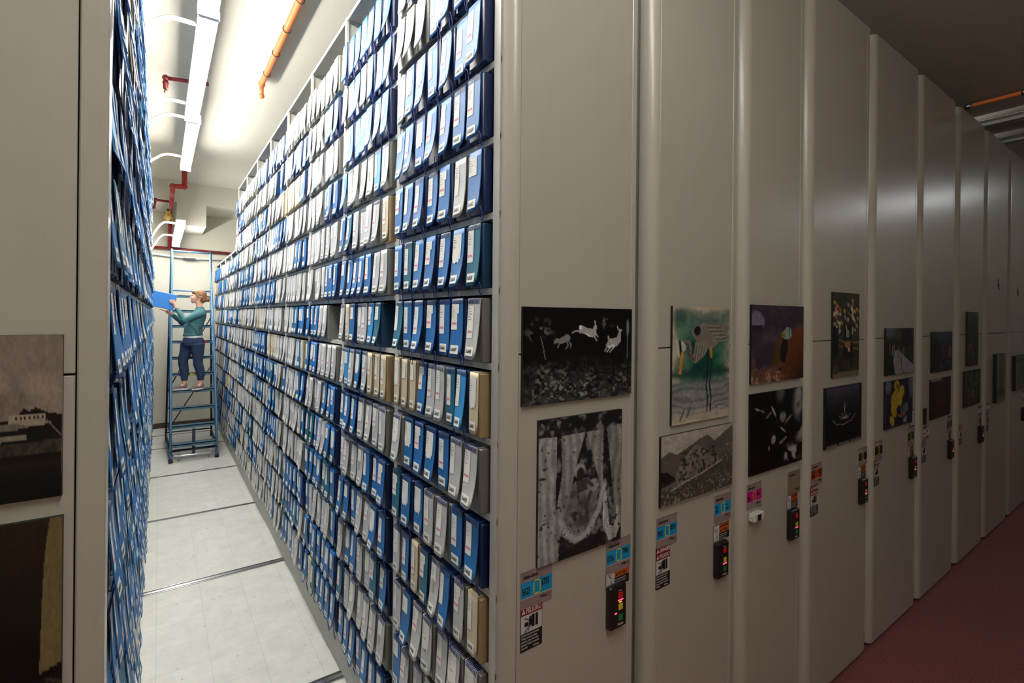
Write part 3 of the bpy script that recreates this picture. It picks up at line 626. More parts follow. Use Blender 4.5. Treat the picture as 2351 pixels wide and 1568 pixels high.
# 8 splash
im = Img(80, 60, (10, 10, 16)); im.blend(np.clip((.5 - im.v) * 2.2, 0, 1) * np.clip(1.2 - im.u * .3, 0, 1), (74, 70, 88)); im.band(.58, 1.2, (6, 6, 8))
im.line([(.52, .30), (.51, .44)], .012, (190, 190, 196)); im.ell(.52, .51, .16, .05, (52, 50, 56))
im.line([(.20, .55), (.30, .64), (.5, .66), (.7, .62), (.82, .52)], .008, (140, 140, 146)); im.line([(.36, .5), (.42, .56), (.6, .57), (.68, .5)], .007, (120, 120, 128)); im.speck(14, .6, (160, 160, 166), np.clip(1 - np.hypot((im.u - .5) / .3, (im.v - .54) / .1), 0, 1), 5)
for a_ in (0, .965): im.blend((np.abs(im.u - a_) < .035).astype(float), (14, 13, 14))
im.band(0, .03, (12, 12, 12)); im.band(.95, 1.1, (110, 108, 104), .01); im.blend(((im.v > .95) & (np.mod(im.u * 3.1, 1) < .15)).astype(float), (10, 10, 10))
picture(im, 3.492, 4.066, P(-.838), P(-.443), 'dark blue print of a ring-shaped water splash')
# 9 walkway
im = Img(76, 60, (24, 28, 22)); im.blend(np.clip(im.noise(10, 3, 2) * 2 - .8, 0, 1), (48, 50, 34)); im.blend(np.clip((.3 - im.v) * 6, 0, 1) * np.clip(1.3 - im.u * 2.3, 0, 1), (100, 108, 122)); im.ell(.45, .15, .12, .05, (84, 66, 50)); im.ell(.72, .22, .18, .24, (18, 18, 14))
im.poly([(.30, .48), (.42, .47), (1, .84), (1, 1), (.32, 1), (.24, .7)], (150, 150, 160)); im.poly([(.45, .46), (1, .38), (1, .8)], (40, 44, 26)); im.poly([(0, .5), (.2, .6), (.3, 1), (0, 1)], (18, 24, 16))
for u, v, c in ((.12, .45, (120, 90, 80)), (.22, .47, (170, 160, 150)), (.28, .44, (150, 120, 100)), (.44, .50, (110, 80, 66)), (.62, .52, (150, 130, 120))): im.line([(u, v - .06), (u, v + .1)], .018, c); im.ell(u, v - .08, .02, .02, (150, 120, 100))
im.line([(.54, .64), (.54, .88)], .012, (110, 24, 24)); im.line([(.54, .88), (.64, 1)], .008, (40, 40, 44))
picture(im, 4.510, 5.105, P(-.424), P(-.061), 'print of people strolling along a pale path between dark hedges', th=.015)
# 10 yellow flower
im = Img(76, 60, (14, 20, 52)); im.blend(np.clip(im.noise(4, 3, 5) * 2.2 - 1, 0, 1) * np.clip(im.v * 1.4, 0, 1), (40, 96, 116)); im.ell(.10, .12, .10, .14, (110, 122, 140), 0, .6); im.ell(.92, .18, .1, .25, (96, 104, 120), 0, .6)
for u, v, ru, rv, a in ((.40, .12, .10, .12, 0), (.58, .27, .10, .14, .1), (.36, .42, .17, .20, 0), (.30, .66, .13, .10, .7), (.24, .85, .07, .13, -.6), (.50, .45, .10, .16, 0)): im.ell(u, v, ru, rv, (196, 166, 40), a, .2, np.clip(.7 + .5 * im.noise(14, 2, 6), 0, 1))
im.ell(.42, .14, .05, .06, (120, 88, 20)); im.ell(.78, .32, .09, .18, (8, 8, 14)); im.ell(.48, .6, .05, .05, (46, 26, 10)); im.poly([(.54, .66), (.7, .52), (.84, .56), (.82, .72), (.66, .8), (.56, .76)], (120, 130, 130), np.clip(im.noise(14, 2, 9) * 1.7, .3, 1)); im.line([(.46, .76), (.58, .8), (.72, .76)], .028, (160, 100, 54)); im.poly([(.66, .86), (.78, .8), (.78, .96), (.66, .96)], (150, 150, 150))
picture(im, 4.508, 5.104, P(-.838), P(-.470), 'bright yellow flower print on a deep blue ground')
# 11 dusk crowd
im = Img(60, 46, (12, 12, 14)); im.blend(np.clip((.42 - im.v) * 3.5, 0, 1) * np.clip(1.2 - np.abs(im.u - .5) * 1.3, 0, 1), (56, 66, 92)); im.poly([(0, .1), (.3, .34), (.3, .6), (0, .6)], (8, 8, 10))
for u, v, c in ((.5, .42, (90, 60, 48)), (.58, .36, (74, 50, 42)), (.66, .40, (100, 70, 60)), (.84, .42, (150, 150, 156)), (.92, .44, (120, 110, 110)), (.74, .48, (80, 40, 36))): im.line([(u, v), (u, v + .22)], .02, c); im.ell(u, v - .05, .025, .03, (110, 84, 70))
im.ell(.44, .88, .06, .06, (150, 76, 40)); im.ell(.78, .78, .02, .02, (190, 200, 210)); im.speck(8, .66, (50, 60, 58), (im.v > .5).astype(float), 8)
picture(im, 5.586, 6.165, P(-.465), P(-.101), 'dusk print of a crowd standing under a blue sky', th=.015)
# 12 brown curtain
im = Img(50, 40, (26, 10, 8)); im.blend(np.clip(1 - np.hypot((im.u - .5) / .45, (im.v - .6) / .4), 0, 1), (92, 44, 18)); im.blend((np.abs(im.u - .5) < .02) * .7, (20, 10, 6)); im.blend(np.clip(np.sin(im.u * 60), 0, 1) * .25, (20, 8, 6)); im.poly([(0, 0), (.6, 0), (.5, .05), (.2, .07), (0, .05)], (130, 128, 140))
picture(im, 5.566, 6.145, P(-.880), P(-.523), 'very dark print of a glowing brown curtain')
# 13 tall dark
im = Img(34, 60, (42, 30, 24)); im.blend(np.clip((.35 - im.v) * 3, 0, 1), (62, 62, 58)); im.ell(.3, .72, .22, .16, (86, 66, 48)); im.ell(.28, .78, .1, .14, (22, 14, 10)); im.ell(.8, .74, .05, .03, (140, 140, 140)); im.poly([(.6, .5), (1, .5), (1, 1), (.6, 1)], (20, 20, 14)); im.band(.9, 1.2, (18, 12, 10))
picture(im, 6.676, 7.076, P(-.460), P(.094), 'very tall dark brown print of a doorway', th=.015)
# 14 green dark figure
im = Img(50, 40, (20, 22, 15)); im.speck(9, .55, (86, 88, 60), None, 6, 6); im.ell(.52, .66, .09, .14, (110, 106, 78)); im.ell(.3, .75, .12, .22, (70, 70, 44)); im.ell(.52, .68, .03, .05, (40, 36, 24)); im.line([(.4, .2), (.42, .5)], .02, (74, 78, 50))
picture(im, 6.585, 7.172, P(-.874), P(-.508), 'dark green print of a pale figure among leaves', th=.015)
# 15 / 16 pale green paintings
im = Img(36, 60, (122, 122, 98)); im.ell(.5, .4, .22, .5, (84, 88, 48), 0, .8, np.clip(im.noise(8, 2, 4) * 1.6, 0, 1)); im.ell(.45, .8, .4, .12, (64, 70, 36), 0, .7, np.clip(im.noise(9, 2, 5) * 1.8, 0, 1)); im.line([(.5, .2), (.55, .75)], .03, (110, 84, 24)); im.line([(.9, .05), (.75, .5)], .012, (54, 60, 40)); im.band(.92, 1.2, (118, 112, 92))
picture(im, 7.768, 8.170, P(-.935), P(-.378), 'narrow pale painting of a green tree trunk', 'painting', .035)
im = Img(44, 44, (112, 112, 94)); im.ell(.55, .55, .4, .5, (82, 88, 60), 0, .9, np.clip(im.noise(9, 3, 14) * 1.8 - .2, 0, 1)); im.band(.1, .2, (86, 88, 56)); im.line([(.6, .3), (.62, .95)], .03, (76, 76, 44))
picture(im, 8.712, 9.340, P(-.870), P(-.434), 'pale green painting at the right picture edge', 'painting', .035)
# 17 / 18 left
K = lambda u: .81 + .19 * u
im = Img(380, 100, (132, 118, 108)); n = im.noise(3, 4, 33); cl = np.clip(1 - np.abs(im.v - .34) / .16, 0, 1); im.blend(cl * np.clip(n * 2.6 - .9, 0, 1), (62, 55, 50)); im.blend(cl * np.clip(1.1 - n * 2, 0, 1), (166, 150, 136))
im.poly([(0, .46), (.6, .52), (.75, .47), (K(0), .52), (K(.3), .5), (K(.42), .44), (K(.50), .46), (K(.60), .44), (K(.82), .48), (1, .49), (1, 1), (0, 1)], (18, 15, 13))
im.poly([(K(.20), .485), (K(.74), .475), (K(.74), .535), (K(.88), .53), (K(.64), .555), (K(.20), .55)], (150, 138, 124)); im.poly([(.5, .54), (K(.34), .53), (K(.5), .555), (K(.2), .575), (.5, .57)], (110, 100, 90)); im.poly([(.4, .61), (K(.46), .60), (K(.46), .635), (.4, .645)], (130, 120, 108))
for i in range(7): im.poly([(K(.30 + i * .065), .49), (K(.325 + i * .065), .49), (K(.325 + i * .065), .515), (K(.30 + i * .065), .515)], (30, 26, 24))
im.line([(K(.76), .52), (K(.98), .62)], .006, (104, 96, 88)); im.poly([(0, .67), (1, .645), (1, .72), (0, .745)], (62, 55, 46), np.clip(im.noise(24, 2, 5) * 1.7, .4, 1)); im.band(.75, .82, (40, 36, 30), .05); im.band(.84, 1.2, (10, 8, 7), .05)
picture(im, -.72, -.1685, P(-.396), P(-.048), 'sepia print of a white walled fort below dark hills, upper picture left of aisle')
im = Img(380, 100, (40, 30, 16)); im.blend(np.clip(im.v * 1.6 - .1, 0, 1), (8, 5, 4)); im.poly([(K(.80), 0), (1, 0), (1, .64), (K(.66), .67), (K(.70), .3), (K(.73), .15)], (112, 98, 66)); im.poly([(K(.64), .7), (1, .68), (1, 1), (K(.64), .95)], (20, 13, 9)); im.line([(K(.76), .70), (1, .73)], .006, (70, 56, 40)); im.line([(K(.8), .86), (1, .93)], .006, (60, 48, 34)); im.line([(K(0), .76), (K(.42), .83)], .012, (110, 92, 62)); im.speck(30, .5, (150, 132, 96), np.clip(1 - np.hypot((im.u - K(.2)) / .05, (im.v - .8) / .05), 0, 1), 8, 9)
picture(im, -.72, -.1660, P(-.93), P(-.44), 'dark brown print with a pale curtain edge, lower picture left of aisle')

# ---------------------------------------------------------------- file cases
CW, CHT = .116, .240
def flapfun(var):
    f0, tw, p, wave, wide_ = var
    def y(x, z):      # x -.06...05, z 0..h ; outward is -y
        t = 1 - max(0, min(1, z / .25)); s = (x + .06) / .09
        return -.024 - (f0 + tw * (s - .5)) * t ** p - wave * math.sin(t * 5 + s * 2) * .5
    return y
VARS = [(.008, .003, 1.6, 0), (.012, -.004, 1.5, .001), (.018, .004, 2.0, .002), (.024, .006, 1.6, .002), (.005, .0, 1.3, .001), (.016, -.008, 2.4, .002), (.032, .008, 2.0, .003), (.020, .0, 1.3, .002),
        (.024, .004, 1.3, .001, 1), (.018, -.003, 1.3, .001, 1), (.030, .003, 1.5, .002, 1)]
for i_ in range(len(VARS)): VARS[i_] = (VARS[i_] + (0,))[:5]
def m_case():
    m = MB(); w = CW / 2
    m.cbox(-w, w, -.020, .285, .001, CHT, .003); m.box(w - .020, w - .017, -.0215, -.020, .004, CHT - .004); m.box(w - .006, w - .003, -.0215, -.020, .004, CHT - .004)
    return m
XF = [0, .02, .06, .13, .3, .5, .7, .8, .87, .93, .97, 1]
def m_flap(var):
    y = flapfun(var); m = MB(); x0, x1 = -.059, (.057 if var[4] else .033); r = .034; xs = [x0 + (x1 - x0) * t for t in XF]; nz = 10
    F, B = [], []
    for x in xs:
        zb = .010
        d = x1 - x
        if d < r: zb += r - math.sqrt(max(0, r * r - (r - d) ** 2))
        d = x - x0
        if d < .014: zb += .014 - math.sqrt(max(0, .014 ** 2 - (.014 - d) ** 2))
        for j in range(nz + 1):
            z = .2415 + (zb - .2415) * j / nz; F.append((x, y(x, z), z)); B.append((x, y(x, z) + .0026, z))
    n = len(xs); c = nz + 1; N = n * c; vs = F + B; fs = []
    for i in range(n - 1):
        for j in range(nz):
            a = i * c + j; b = a + c; fs += [(a, a + 1, b + 1, b), (N + a, N + b, N + b + 1, N + a + 1)]
    ed = [(i * c) for i in range(n)]; ed2 = [i * c + nz for i in range(n)]
    for i in range(n - 1): fs += [(ed[i], ed[i + 1], N + ed[i + 1], N + ed[i]), (ed2[i + 1], ed2[i], N + ed2[i], N + ed2[i + 1])]
    for j in range(nz): a = (n - 1) * c + j; fs += [(j + 1, j, N + j, N + j + 1), (a, a + 1, N + a + 1, N + a)]
    m.add(vs, fs, 0, True)
    m.add([(x0, -.024, .2410), (x1, -.024, .2410), (x1, .03, .2410), (x0, .03, .2410), (x0, -.024, .2430), (x1, -.024, .2430), (x1, .03, .2430), (x0, .03, .2430)], [(0, 3, 2, 1), (4, 5, 6, 7), (0, 1, 5, 4), (1, 2, 6, 5), (2, 3, 7, 6), (3, 0, 4, 7)])
    return m
def patch(m, var, x0, x1, z0, z1, off=.0011, mi=0, jag=0, nz=5):
    y = flapfun(var); vs = []; nx = 3
    for i in range(nx + 1):
        for j in range(nz + 1):
            x = x0 + (x1 - x0) * i / nx; z = z1 + (z0 - z1) * j / nz
            if j == nz: z += jag * (.5 - (i % 2))
            vs.append((x, y(x, z) - off, z))
    c = nz + 1
    m.add(vs, [(i * c + j, i * c + j + 1, (i + 1) * c + j + 1, (i + 1) * c + j) for i in range(nx) for j in range(nz)], mi, True)
LAB = [('long', -.057, -.013, .100, .222), ('short', -.056, .002, .150, .222), ('stepped', -.057, -.010, .120, .222), ('torn', -.057, .012, .125, .222), ('long', -.052, -.010, .090, .214), ('narrow', -.057, -.020, .10, .224)]
def m_label(var, k):
    m = MB(); nm, x0, x1, z0, z1 = LAB[k]; patch(m, var, x0, x1, z0, z1, jag=.01 if nm == 'torn' else 0)
    if nm == 'stepped': patch(m, var, x0, x1 + .014, .185, z1, .0014)
    if nm == 'torn': patch(m, var, x0 + .006, x1 - .01, .108, .15, .0016, 0, .008)
    if k in (0, 2, 4): patch(m, var, x0 + .004, x1 - .006, z0 + .022, z0 + .030, .0018, 1, 0, 1)
    for j in range(5): patch(m, var, x0 + .004, x0 + .018 + .006 * (j % 3), z1 - .012 - j * .010, z1 - .010 - j * .010, .0018, 2, 0, 1)
    return m
def m_number(var, txt=None, cream=False):
    m = MB(); patch(m, var, -.050, .012, .024, .058, .0012, nz=2)
    y = flapfun(var)
    if txt:
        t = MB(); text_mb(t, txt, -.048, .034, .020, 0, xs=.80, shear=.2)
        m.add([(v[0], y(v[0], v[2]) - .002, v[2]) for v in t.v], t.f, 1)
    else:
        for j in range(5): patch(m, var, -.042 + j * .009, -.037 + j * .009, .034, .046, .0018, 1, 0, 1)
    return m
def m_spiral(var):
    m = MB(); y = flapfun(var); n = 9
    for i in range(n):
        x = -.052 + .078 * i / (n - 1); q = .0030
        a = [(x, y(x, .222) - .0012, .222), (x + .003, y(x, .238) - .002, .238), (x + .004, -.023, .2445), (x + .004, .004, .2455)]
        for p, r in zip(a, a[1:]): m.add([(p[0] - q, p[1], p[2]), (p[0] + q, p[1], p[2]), (r[0] + q, r[1], r[2]), (r[0] - q, r[1], r[2])], [(0, 1, 2, 3)])
    return m
def m_spiral_back(): return MB().box(-.055, .046, -.014, .022, .2485, .2525)
def m_cord(s):
    pts = [(.040 + .012 * math.sin(a) * (1 if s else .6), -.028 - .006 * math.cos(a), .022 - .034 * (1 - math.cos(a)) * (1.1 if s else .75)) for a in [2 * math.pi * i / 12 for i in range(12)]]
    return MB().tube(pts, .0016, 5, closed=True)
CACHE = {}
def cached(key, fn, mats):
    if key not in CACHE: CACHE[key] = fn().mesh(key[0], mats)
    return CACHE[key]
ROWS = {  # right wall, three nearest bays, left to right as seen in the aisle; '.' is an empty slot
 1: {5: 'GBBBBBB', 4: 'GGGBBBB', 3: 'GBBBBBB', 2: 'BBBBBBB', 1: 'BBBBBGB', 0: 'BTBBBBT', -1: 'TBBBBBG', -2: 'CCCBGGTLC', -3: 'GBBBBGG', -4: 'TBBGGBB', -5: 'GBCTGBGC', -6: 'GBGGGGG', -7: 'BGGGBGG', -8: 'BBGBGBB'},
 2: {5: 'BBBBBBB', 4: 'GBBGBBB', 3: 'GBLLBBB', 2: 'LGGGGLG', 1: 'BTGGGGC', 0: 'BBBBBGG', -1: 'GCBGGLT.', -2: 'GLGBGCCC', -3: 'BBBGGGG', -4: 'GGGGBBB', -5: 'BBBGGBB', -6: 'GBBGGTB', -7: 'TGGGGGG', -8: 'BBBBBBB'},
 3: {5: 'GGGGGGG', 4: 'GGGGBBB', 3: 'GGGGGGG', 2: 'GGGGBBB', 1: 'GGGGGGGG', 0: 'GGGGGBBB', -1: 'BBBGG..', -2: 'BBBGGGG', -3: 'GGGGBBB', -4: 'TTBGGBB', -5: 'BBBBTTB', -6: 'BGGGGGB', -7: 'BBBBBBB', -8: 'BCTBBBB'}}
def rowstring(side, bay, k):
    if side == 'R' and bay in ROWS: return ROWS[bay][k]
    r = random.Random(bay * 131 + k * 17 + (5 if side == 'R' else 900))
    n = r.choice([7, 7, 8]); s = ''; c = r.choice('GGB' if side == 'R' else 'BBBG')
    pb = .40 if side == 'R' else .9
    for i in range(n):
        if r.random() < .3: c = 'B' if r.random() < pb else r.choice('GGGGGC' if side == 'R' else 'GTL')
        s += 'T' if c == 'B' and r.random() < .08 else c
    if side == 'R' and (bay, k) == (5, 4): s = s[:4] + '..' + s[6:]
    return s
fpx, yaw, ppy, roll = 1141.25, .6173, 727.0, .0097
cy_, sy_ = math.cos(yaw), math.sin(yaw)
def project(X, Y, Z):
    Z -= H; xc = X * cy_ - Y * sy_; z = max(.05, X * sy_ + Y * cy_); u = fpx * xc / z; v = -fpx * Z / z
    return 1175.5 + u - v * roll, ppy + u * roll + v
allc = []
for side in 'RL':
    for bay in range(1, 13):
        for k in range(-8, 6 if bay <= 8 else 3):
            s = rowstring(side, bay, k); n = len(s); rr = random.Random(bay * 977 + k * 53 + (side == 'L') * 7)
            ystart = Y0 + BAY * (bay - 1) + .040; wid = BAY - .076
            if bay == 12: wid -= .03
            for i, c in enumerate(s):
                # order left to right facing the shelf: right wall -> far to near
                frac = (i + .5) / n
                y = ystart + wid * (1 - frac) if side == 'R' else ystart + wid * frac
                vi = rr.choice([0, 1, 2, 3, 4, 5, 2, 3, 7, 6] if side == 'R' else [8, 9, 10, 8, 9])
                if c == 'C': vi = 4
                d = dict(side=side, bay=bay, k=k, i=i, n=n, c=c, y=y, v=vi, lab=rr.choice([0, 0, 1, 2, 3, 4, 5]), w=wid / n / .1245, sp=rr.random(), cord=rr.random(), push=rr.uniform(-.006, .010))
                if c == '.': continue
                x = XR - .04 if side == 'R' else XL + .04; sg = -1 if side == 'R' else 1; fl = VARS[vi][0]
                hw = .06 * d['w']
                q = [project(x, y - hw, ZS(k) + .245), project(x, y + hw, ZS(k) + .245), project(x + sg * fl, y + hw, ZS(k)), project(x + sg * fl, y - hw, ZS(k))]
                cxm = sum(p[0] for p in q) / 4; cym = sum(p[1] for p in q) / 4
                ar = abs(sum(q[j][0] * q[(j + 1) % 4][1] - q[(j + 1) % 4][0] * q[j][1] for j in range(4))) / 2
                inside = -5 < cxm < 2356 and -60 < cym < 1630
                d['area'] = ar if inside else 0
                allc.append(d)
vis = sorted([d for d in allc if d['area'] > 0], key=lambda d: -d['area'])
top = vis[:299]; topid = set(id(d) for d in top)
ORD = ['first', 'second', 'third', 'fourth', 'fifth', 'sixth', 'seventh', 'eighth', 'ninth', 'tenth', 'eleventh', 'twelfth', 'thirteenth', 'fourteenth']
BAYN = {1: 'nearest bay', 2: 'second bay', 3: 'third bay', 4: 'fourth bay', 5: 'fifth bay'}
PM = lambda c: MATS['flap_' + c]
top.sort(key=lambda d: (d['side'] != 'R', d['bay'], d['k'], d['i']))
num = 6600
for d in top:
    c, vi = d['c'], d['v']; near = d['bay'] <= 2
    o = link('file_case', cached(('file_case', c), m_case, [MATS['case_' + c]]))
    sd = d['side']
    o.location = (XR + .0 - d['push'] if sd == 'R' else XL + d['push'], d['y'], ZS(d['k']))
    o.rotation_euler[2] = -math.pi / 2 if sd == 'R' else math.pi / 2
    o.scale[0] = d['w'] * .985
    if c == 'C': o.scale[0] *= .9
    feat = {'long': 'long', 'short': 'short', 'stepped': 'stepped', 'torn': 'torn', 'narrow': 'narrow'}[LAB[d['lab']][0]]
    tag(o, '%s case, %s label, %s from left, %s shelf up, %s bay %s of aisle' % (CNAME[c], feat, ORD[d['i']], ORD[d['k'] + 8], BAYN[d['bay']].replace(' bay', ''), 'right' if sd == 'R' else 'left'), 'file case',
        'file cases on the %s shelves' % ('right' if sd == 'R' else 'left'))
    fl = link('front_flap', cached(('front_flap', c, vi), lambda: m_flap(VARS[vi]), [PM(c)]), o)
    lb = link('paper_label', cached(('paper_label', vi, d['lab']), lambda: m_label(VARS[vi], d['lab']), [M_PAPER, M_PINK, M_CARD]), fl)
    txt = None
    if sd == 'R' and d['bay'] == 1: num += 1; txt = 'S-%d' % num
    nb = link('number_label', m_number(VARS[vi], txt).mesh('number_label', [M_PAPER, M_INK]) if txt else cached(('number_label', vi), lambda: m_number(VARS[vi]), [M_PAPER, M_INK]), fl)
    if near and (d['k'] <= -1 or d['sp'] < .35) and c in 'BGTL':
        link('spiral_binding', cached(('spiral_binding', vi), lambda: m_spiral(VARS[vi]), [M_NAVY]), fl)
    if c in 'BTL' and d['cord'] < .75 and (near or d['bay'] == 3):
        link('tie_cord', cached(('tie_cord', d['cord'] < .35), lambda: m_cord(d['cord'] < .35), [M_CORD]), o)
    if c == 'G' and d['lab'] in (1, 3) and near:
        def tp():
            m = MB(); patch(m, VARS[vi], -.04, -.018, .10, .155, .0013, nz=3); return m
        link('aged_tape', cached(('aged_tape', vi), tp, [M_OLD]), fl)
# everything farther away: one mass of cases
V, Fq, MI = [], [], []
mlist = []
for c in 'BGCTL': mlist += [MATS['case_' + c], MATS['flap_' + c]]
mlist += [M_PAPER, M_NAVY]
base = {}
for vi, var in enumerate(VARS):
    y = flapfun(var); w = .058; xw = .057 if var[4] else .033
    bv = [(x, yy, z) for x in (-w, w) for yy in (-.020, .28) for z in (.001, CHT)]
    bf = [(0, 1, 3, 2), (4, 6, 7, 5), (0, 4, 5, 1), (2, 3, 7, 6), (0, 2, 6, 4), (1, 5, 7, 3)]; bm = [0] * 6
    zz = [.242, .19, .13, .07, .025, .010]; o = len(bv)
    for z in zz: bv += [(-.058, y(-.058, z), z), (xw - .015 if z < .02 else xw, y(xw, z), z)]
    for z in zz: bv += [(-.058, y(-.058, z) + .003, z), (xw - .015 if z < .02 else xw, y(xw, z) + .003, z)]
    for i in range(5): a = o + 2 * i; bf += [(a, a + 2, a + 3, a + 1), (a + 12, a + 13, a + 15, a + 14), (a + 1, a + 3, a + 15, a + 13), (a, a + 12, a + 14, a + 2)]; bm += [1] * 4
    bf += [(o + 10, o + 22, o + 23, o + 11), (o, o + 1, o + 13, o + 12)]; bm += [1, 1]
    base[vi] = (bv, bf, bm)
for d in allc:
    if id(d) in topid: continue
    if d['side'] == 'L' and d['bay'] > 12: continue
    bv, bf, bm = base[d['v']]; ci = 'BGCTL'.index(d['c']); o = len(V)
    extra = []; m = MB()
    if d['bay'] <= 9:
        nm, x0, x1, z0, z1 = LAB[d['lab']]; m = MB(); patch(m, VARS[d['v']], x0, x1, z0, z1, .0016, nz=2); patch(m, VARS[d['v']], -.050, .012, .024, .056, .0016, nz=1)
    vs = bv + m.v; sx = d['w'] * .985; X = XR - d['push'] if d['side'] == 'R' else XL + d['push']
    for x, yy, z in vs:
        V.append((X + yy, d['y'] - x * sx, ZS(d['k']) + z) if d['side'] == 'R' else (X - yy, d['y'] + x * sx, ZS(d['k']) + z))
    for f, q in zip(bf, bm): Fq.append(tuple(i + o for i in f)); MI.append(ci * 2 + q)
    for f in m.f: Fq.append(tuple(i + o + len(bv) for i in f)); MI.append(10)
me = bpy.data.meshes.new('far_file_cases'); me.from_pydata(V, [], Fq)
for m in mlist: me.materials.append(m)
me.polygons.foreach_set('material_index', MI); me.update()
tag(link('far_file_cases', me), 'mass of smaller blue, grey and cream file cases filling the farther shelf bays', 'file cases', kind='stuff')
o = link('file_case', cached(('file_case', 'B'), m_case, [MATS['case_B']])); o.location = (XR + .05, Y0 + 4 * BAY + .36, ZS(4)); o.rotation_euler = (0, math.radians(0), -math.pi / 2 + .5)
o.data = o.data.copy(); o.data.materials[0] = MATS['flap_B']; tag(o, 'plain blue file case turned sideways in the gap on a high shelf', 'file case', 'file cases on the right shelves')

# ---------------------------------------------------------------- lights and pipes
def strip_light(x, y0, y1, z, label, tube=None, arms=(), axis='Y', w=.128, grp='fluorescent strip lights over the aisle'):
    t = empty('fluorescent_strip_light', (x, (y0 + y1) / 2, z)); L = (y1 - y0) / 2
    m = MB().box(-w / 2, w / 2, -L, L, .0, .05); m.box(-w / 2 + .02, w / 2 - .02, -L + .01, L - .01, -.012, 0)
    m.obj('housing', M_WHITE, t)
    for s in (-1, 1):
        MB().tube([(s * .036, -L + .03, -.034), (s * .036, L - .03, -.034)], .021, 10).obj('tube', tube or M_TUBE, t)
    for s in (-1, 1): MB().box(-w / 2, w / 2, s * L - .012, s * L + .012, -.056, .002).obj('lamp_holder', M_WHITE, t)
    for ya, x0, z0 in arms:
        yy = ya - (y0 + y1) / 2; pts = []
        for i in range(9):
            u = i / 8; pts.append((x0 - x + (-.05 - x0 + x) * u, yy, (z0 - z) + (z - z0 + .03 - 0) * (.5 - .5 * math.cos(math.pi * min(1, u * 1.5)))))
        pts.append((0, yy, .03)); MB().tube(pts, .017, 8).obj('curved_arm', M_WHITE, t)
    if axis == 'X': t.rotation_euler[2] = math.pi / 2
    return tag(t, label, 'ceiling light', grp)
ZL = H + 2.13
strip_light(.295, 6.44, 8.66, ZL, 'lit fluorescent strip light over the aisle, the one ending at the red pipe', arms=[(8.2, -.22, H + 1.98), (6.55, -.22, H + 1.98)])
strip_light(.272, 4.10, 6.42, ZL, 'lit fluorescent strip light over the aisle, touching the top picture edge', arms=[(6.1, -.22, H + 1.98), (4.4, -.22, H + 1.98)])
strip_light(.262, 1.75, 4.08, ZL, 'lit fluorescent strip light above the nearest shelf bays', arms=[(2.4, -.22, H + 1.98)])
strip_light(.262, 9.25, 12.1, H + 1.40, 'lit low fluorescent strip light over the ladder', arms=[(9.5, -.22, H + 1.06), (11.0, -.22, H + 1.06)])
strip_light(.5, -1.5, .75, CEIL - .06, 'fluorescent strip light over the red corridor near the camera', M_TUBE2, grp='fluorescent strip lights over the corridor')
strip_light(12.4, -1.9, -.1, CEIL - .06, 'fluorescent strip light over the far end of the red corridor', M_TUBE3, grp='fluorescent strip lights over the corridor')
strip_light(8.22, -.9, 1.75, CEIL - .05, 'unlit fluorescent strip light above the corridor beside the orange pipe', M_DEADTUBE, w=.3, grp='fluorescent strip lights over the corridor')
strip_light(9.2, -.9, 1.7, CEIL - .05, 'unlit fluorescent strip light above the corridor, farther right', M_DEADTUBE, w=.4, grp='fluorescent strip lights over the corridor')

def elbow(m, p, r, mi=0): m.ell(p, (r, r, r), 10, 8, mi)
m = MB(); zo = H + 2.42; m.tube([(.87, .4, zo), (.86, 5.80, zo)], .026, 10); elbow(m, (.86, 5.80, zo), .036); m.tube([(.86, 5.80, zo), (.86, 5.80, zo - .12)], .020, 10); elbow(m, (.86, 5.80, zo - .125), .028)
o = m.obj('orange_pipe', M_ORANGE); tag(o, 'orange pipe hung under the aisle ceiling, ending in a short drop', 'pipe')
h = MB()
for y in (5.52, 5.04, 4.56, 4.07): h.tube([(.865 + .032 * math.sin(a), y, zo + .032 * math.cos(a)) for a in [i * math.pi / 6 for i in range(12)]], .004, 5, closed=True); h.tube([(.865, y, zo + .03), (.865, y, CEIL)], .004, 5)
h.obj('pipe_hanger', M_STEELD, o)
m = MB(); m.tube([(7.42, -.5, zo), (7.42, 1.60, zo)], .022, 8); o = m.obj('orange_pipe', M_ORANGE); tag(o, 'orange pipe under the dark corridor ceiling above the right units', 'pipe')
for y in (1.60, 1.15): MB().tube([(7.42, y - .03, zo), (7.42, y + .03, zo)], .034, 10).obj('bright_coupling', M_STEEL, o)
m = MB(); z = H + 2.36
m.tube([(.40, 6.04, z + .02), (.035, 6.14, z + .02)], .020, 10); elbow(m, (.035, 6.14, z + .02), .032); m.tube([(.035, 6.14, z + .02), (.035, 6.14, z - .09)], .022, 10); elbow(m, (.035, 6.14, z - .03), .028)
o = m.obj('sprinkler_branch', M_REDD); tag(o, 'maroon sprinkler branch pipe left of the lit strip light', 'pipe'); MB().tube([(.035, 6.14, z - .09), (.035, 6.14, z - .13)], .014, 8).obj('sprinkler_head', M_BRASS, o)
m = MB(); r = .040
pts = [(.333, 10.1, CEIL), (.333, 10.1, H + 2.15), (.171, 10.1, H + 2.13)]
m.tube([pts[0], pts[1]], r, 12); elbow(m, pts[1], .052); m.tube([pts[1], pts[2]], r, 12); elbow(m, pts[2], .052)
m.tube([pts[2], (.168, 10.35, H + 2.02)], .036, 12); m.tube([(.168, 10.35, H + 2.02), (.165, 12.2, H + 1.97)], .034, 12); elbow(m, (.165, 12.2, H + 1.97), .045)
m.tube([(.165, 12.2, H + 1.97), (.165, 12.38, H + 1.33)], .034, 12)
o = m.obj('red_standpipe', M_RED); tag(o, 'bright red pipe bending down behind the strip light towards the back wall', 'pipe')
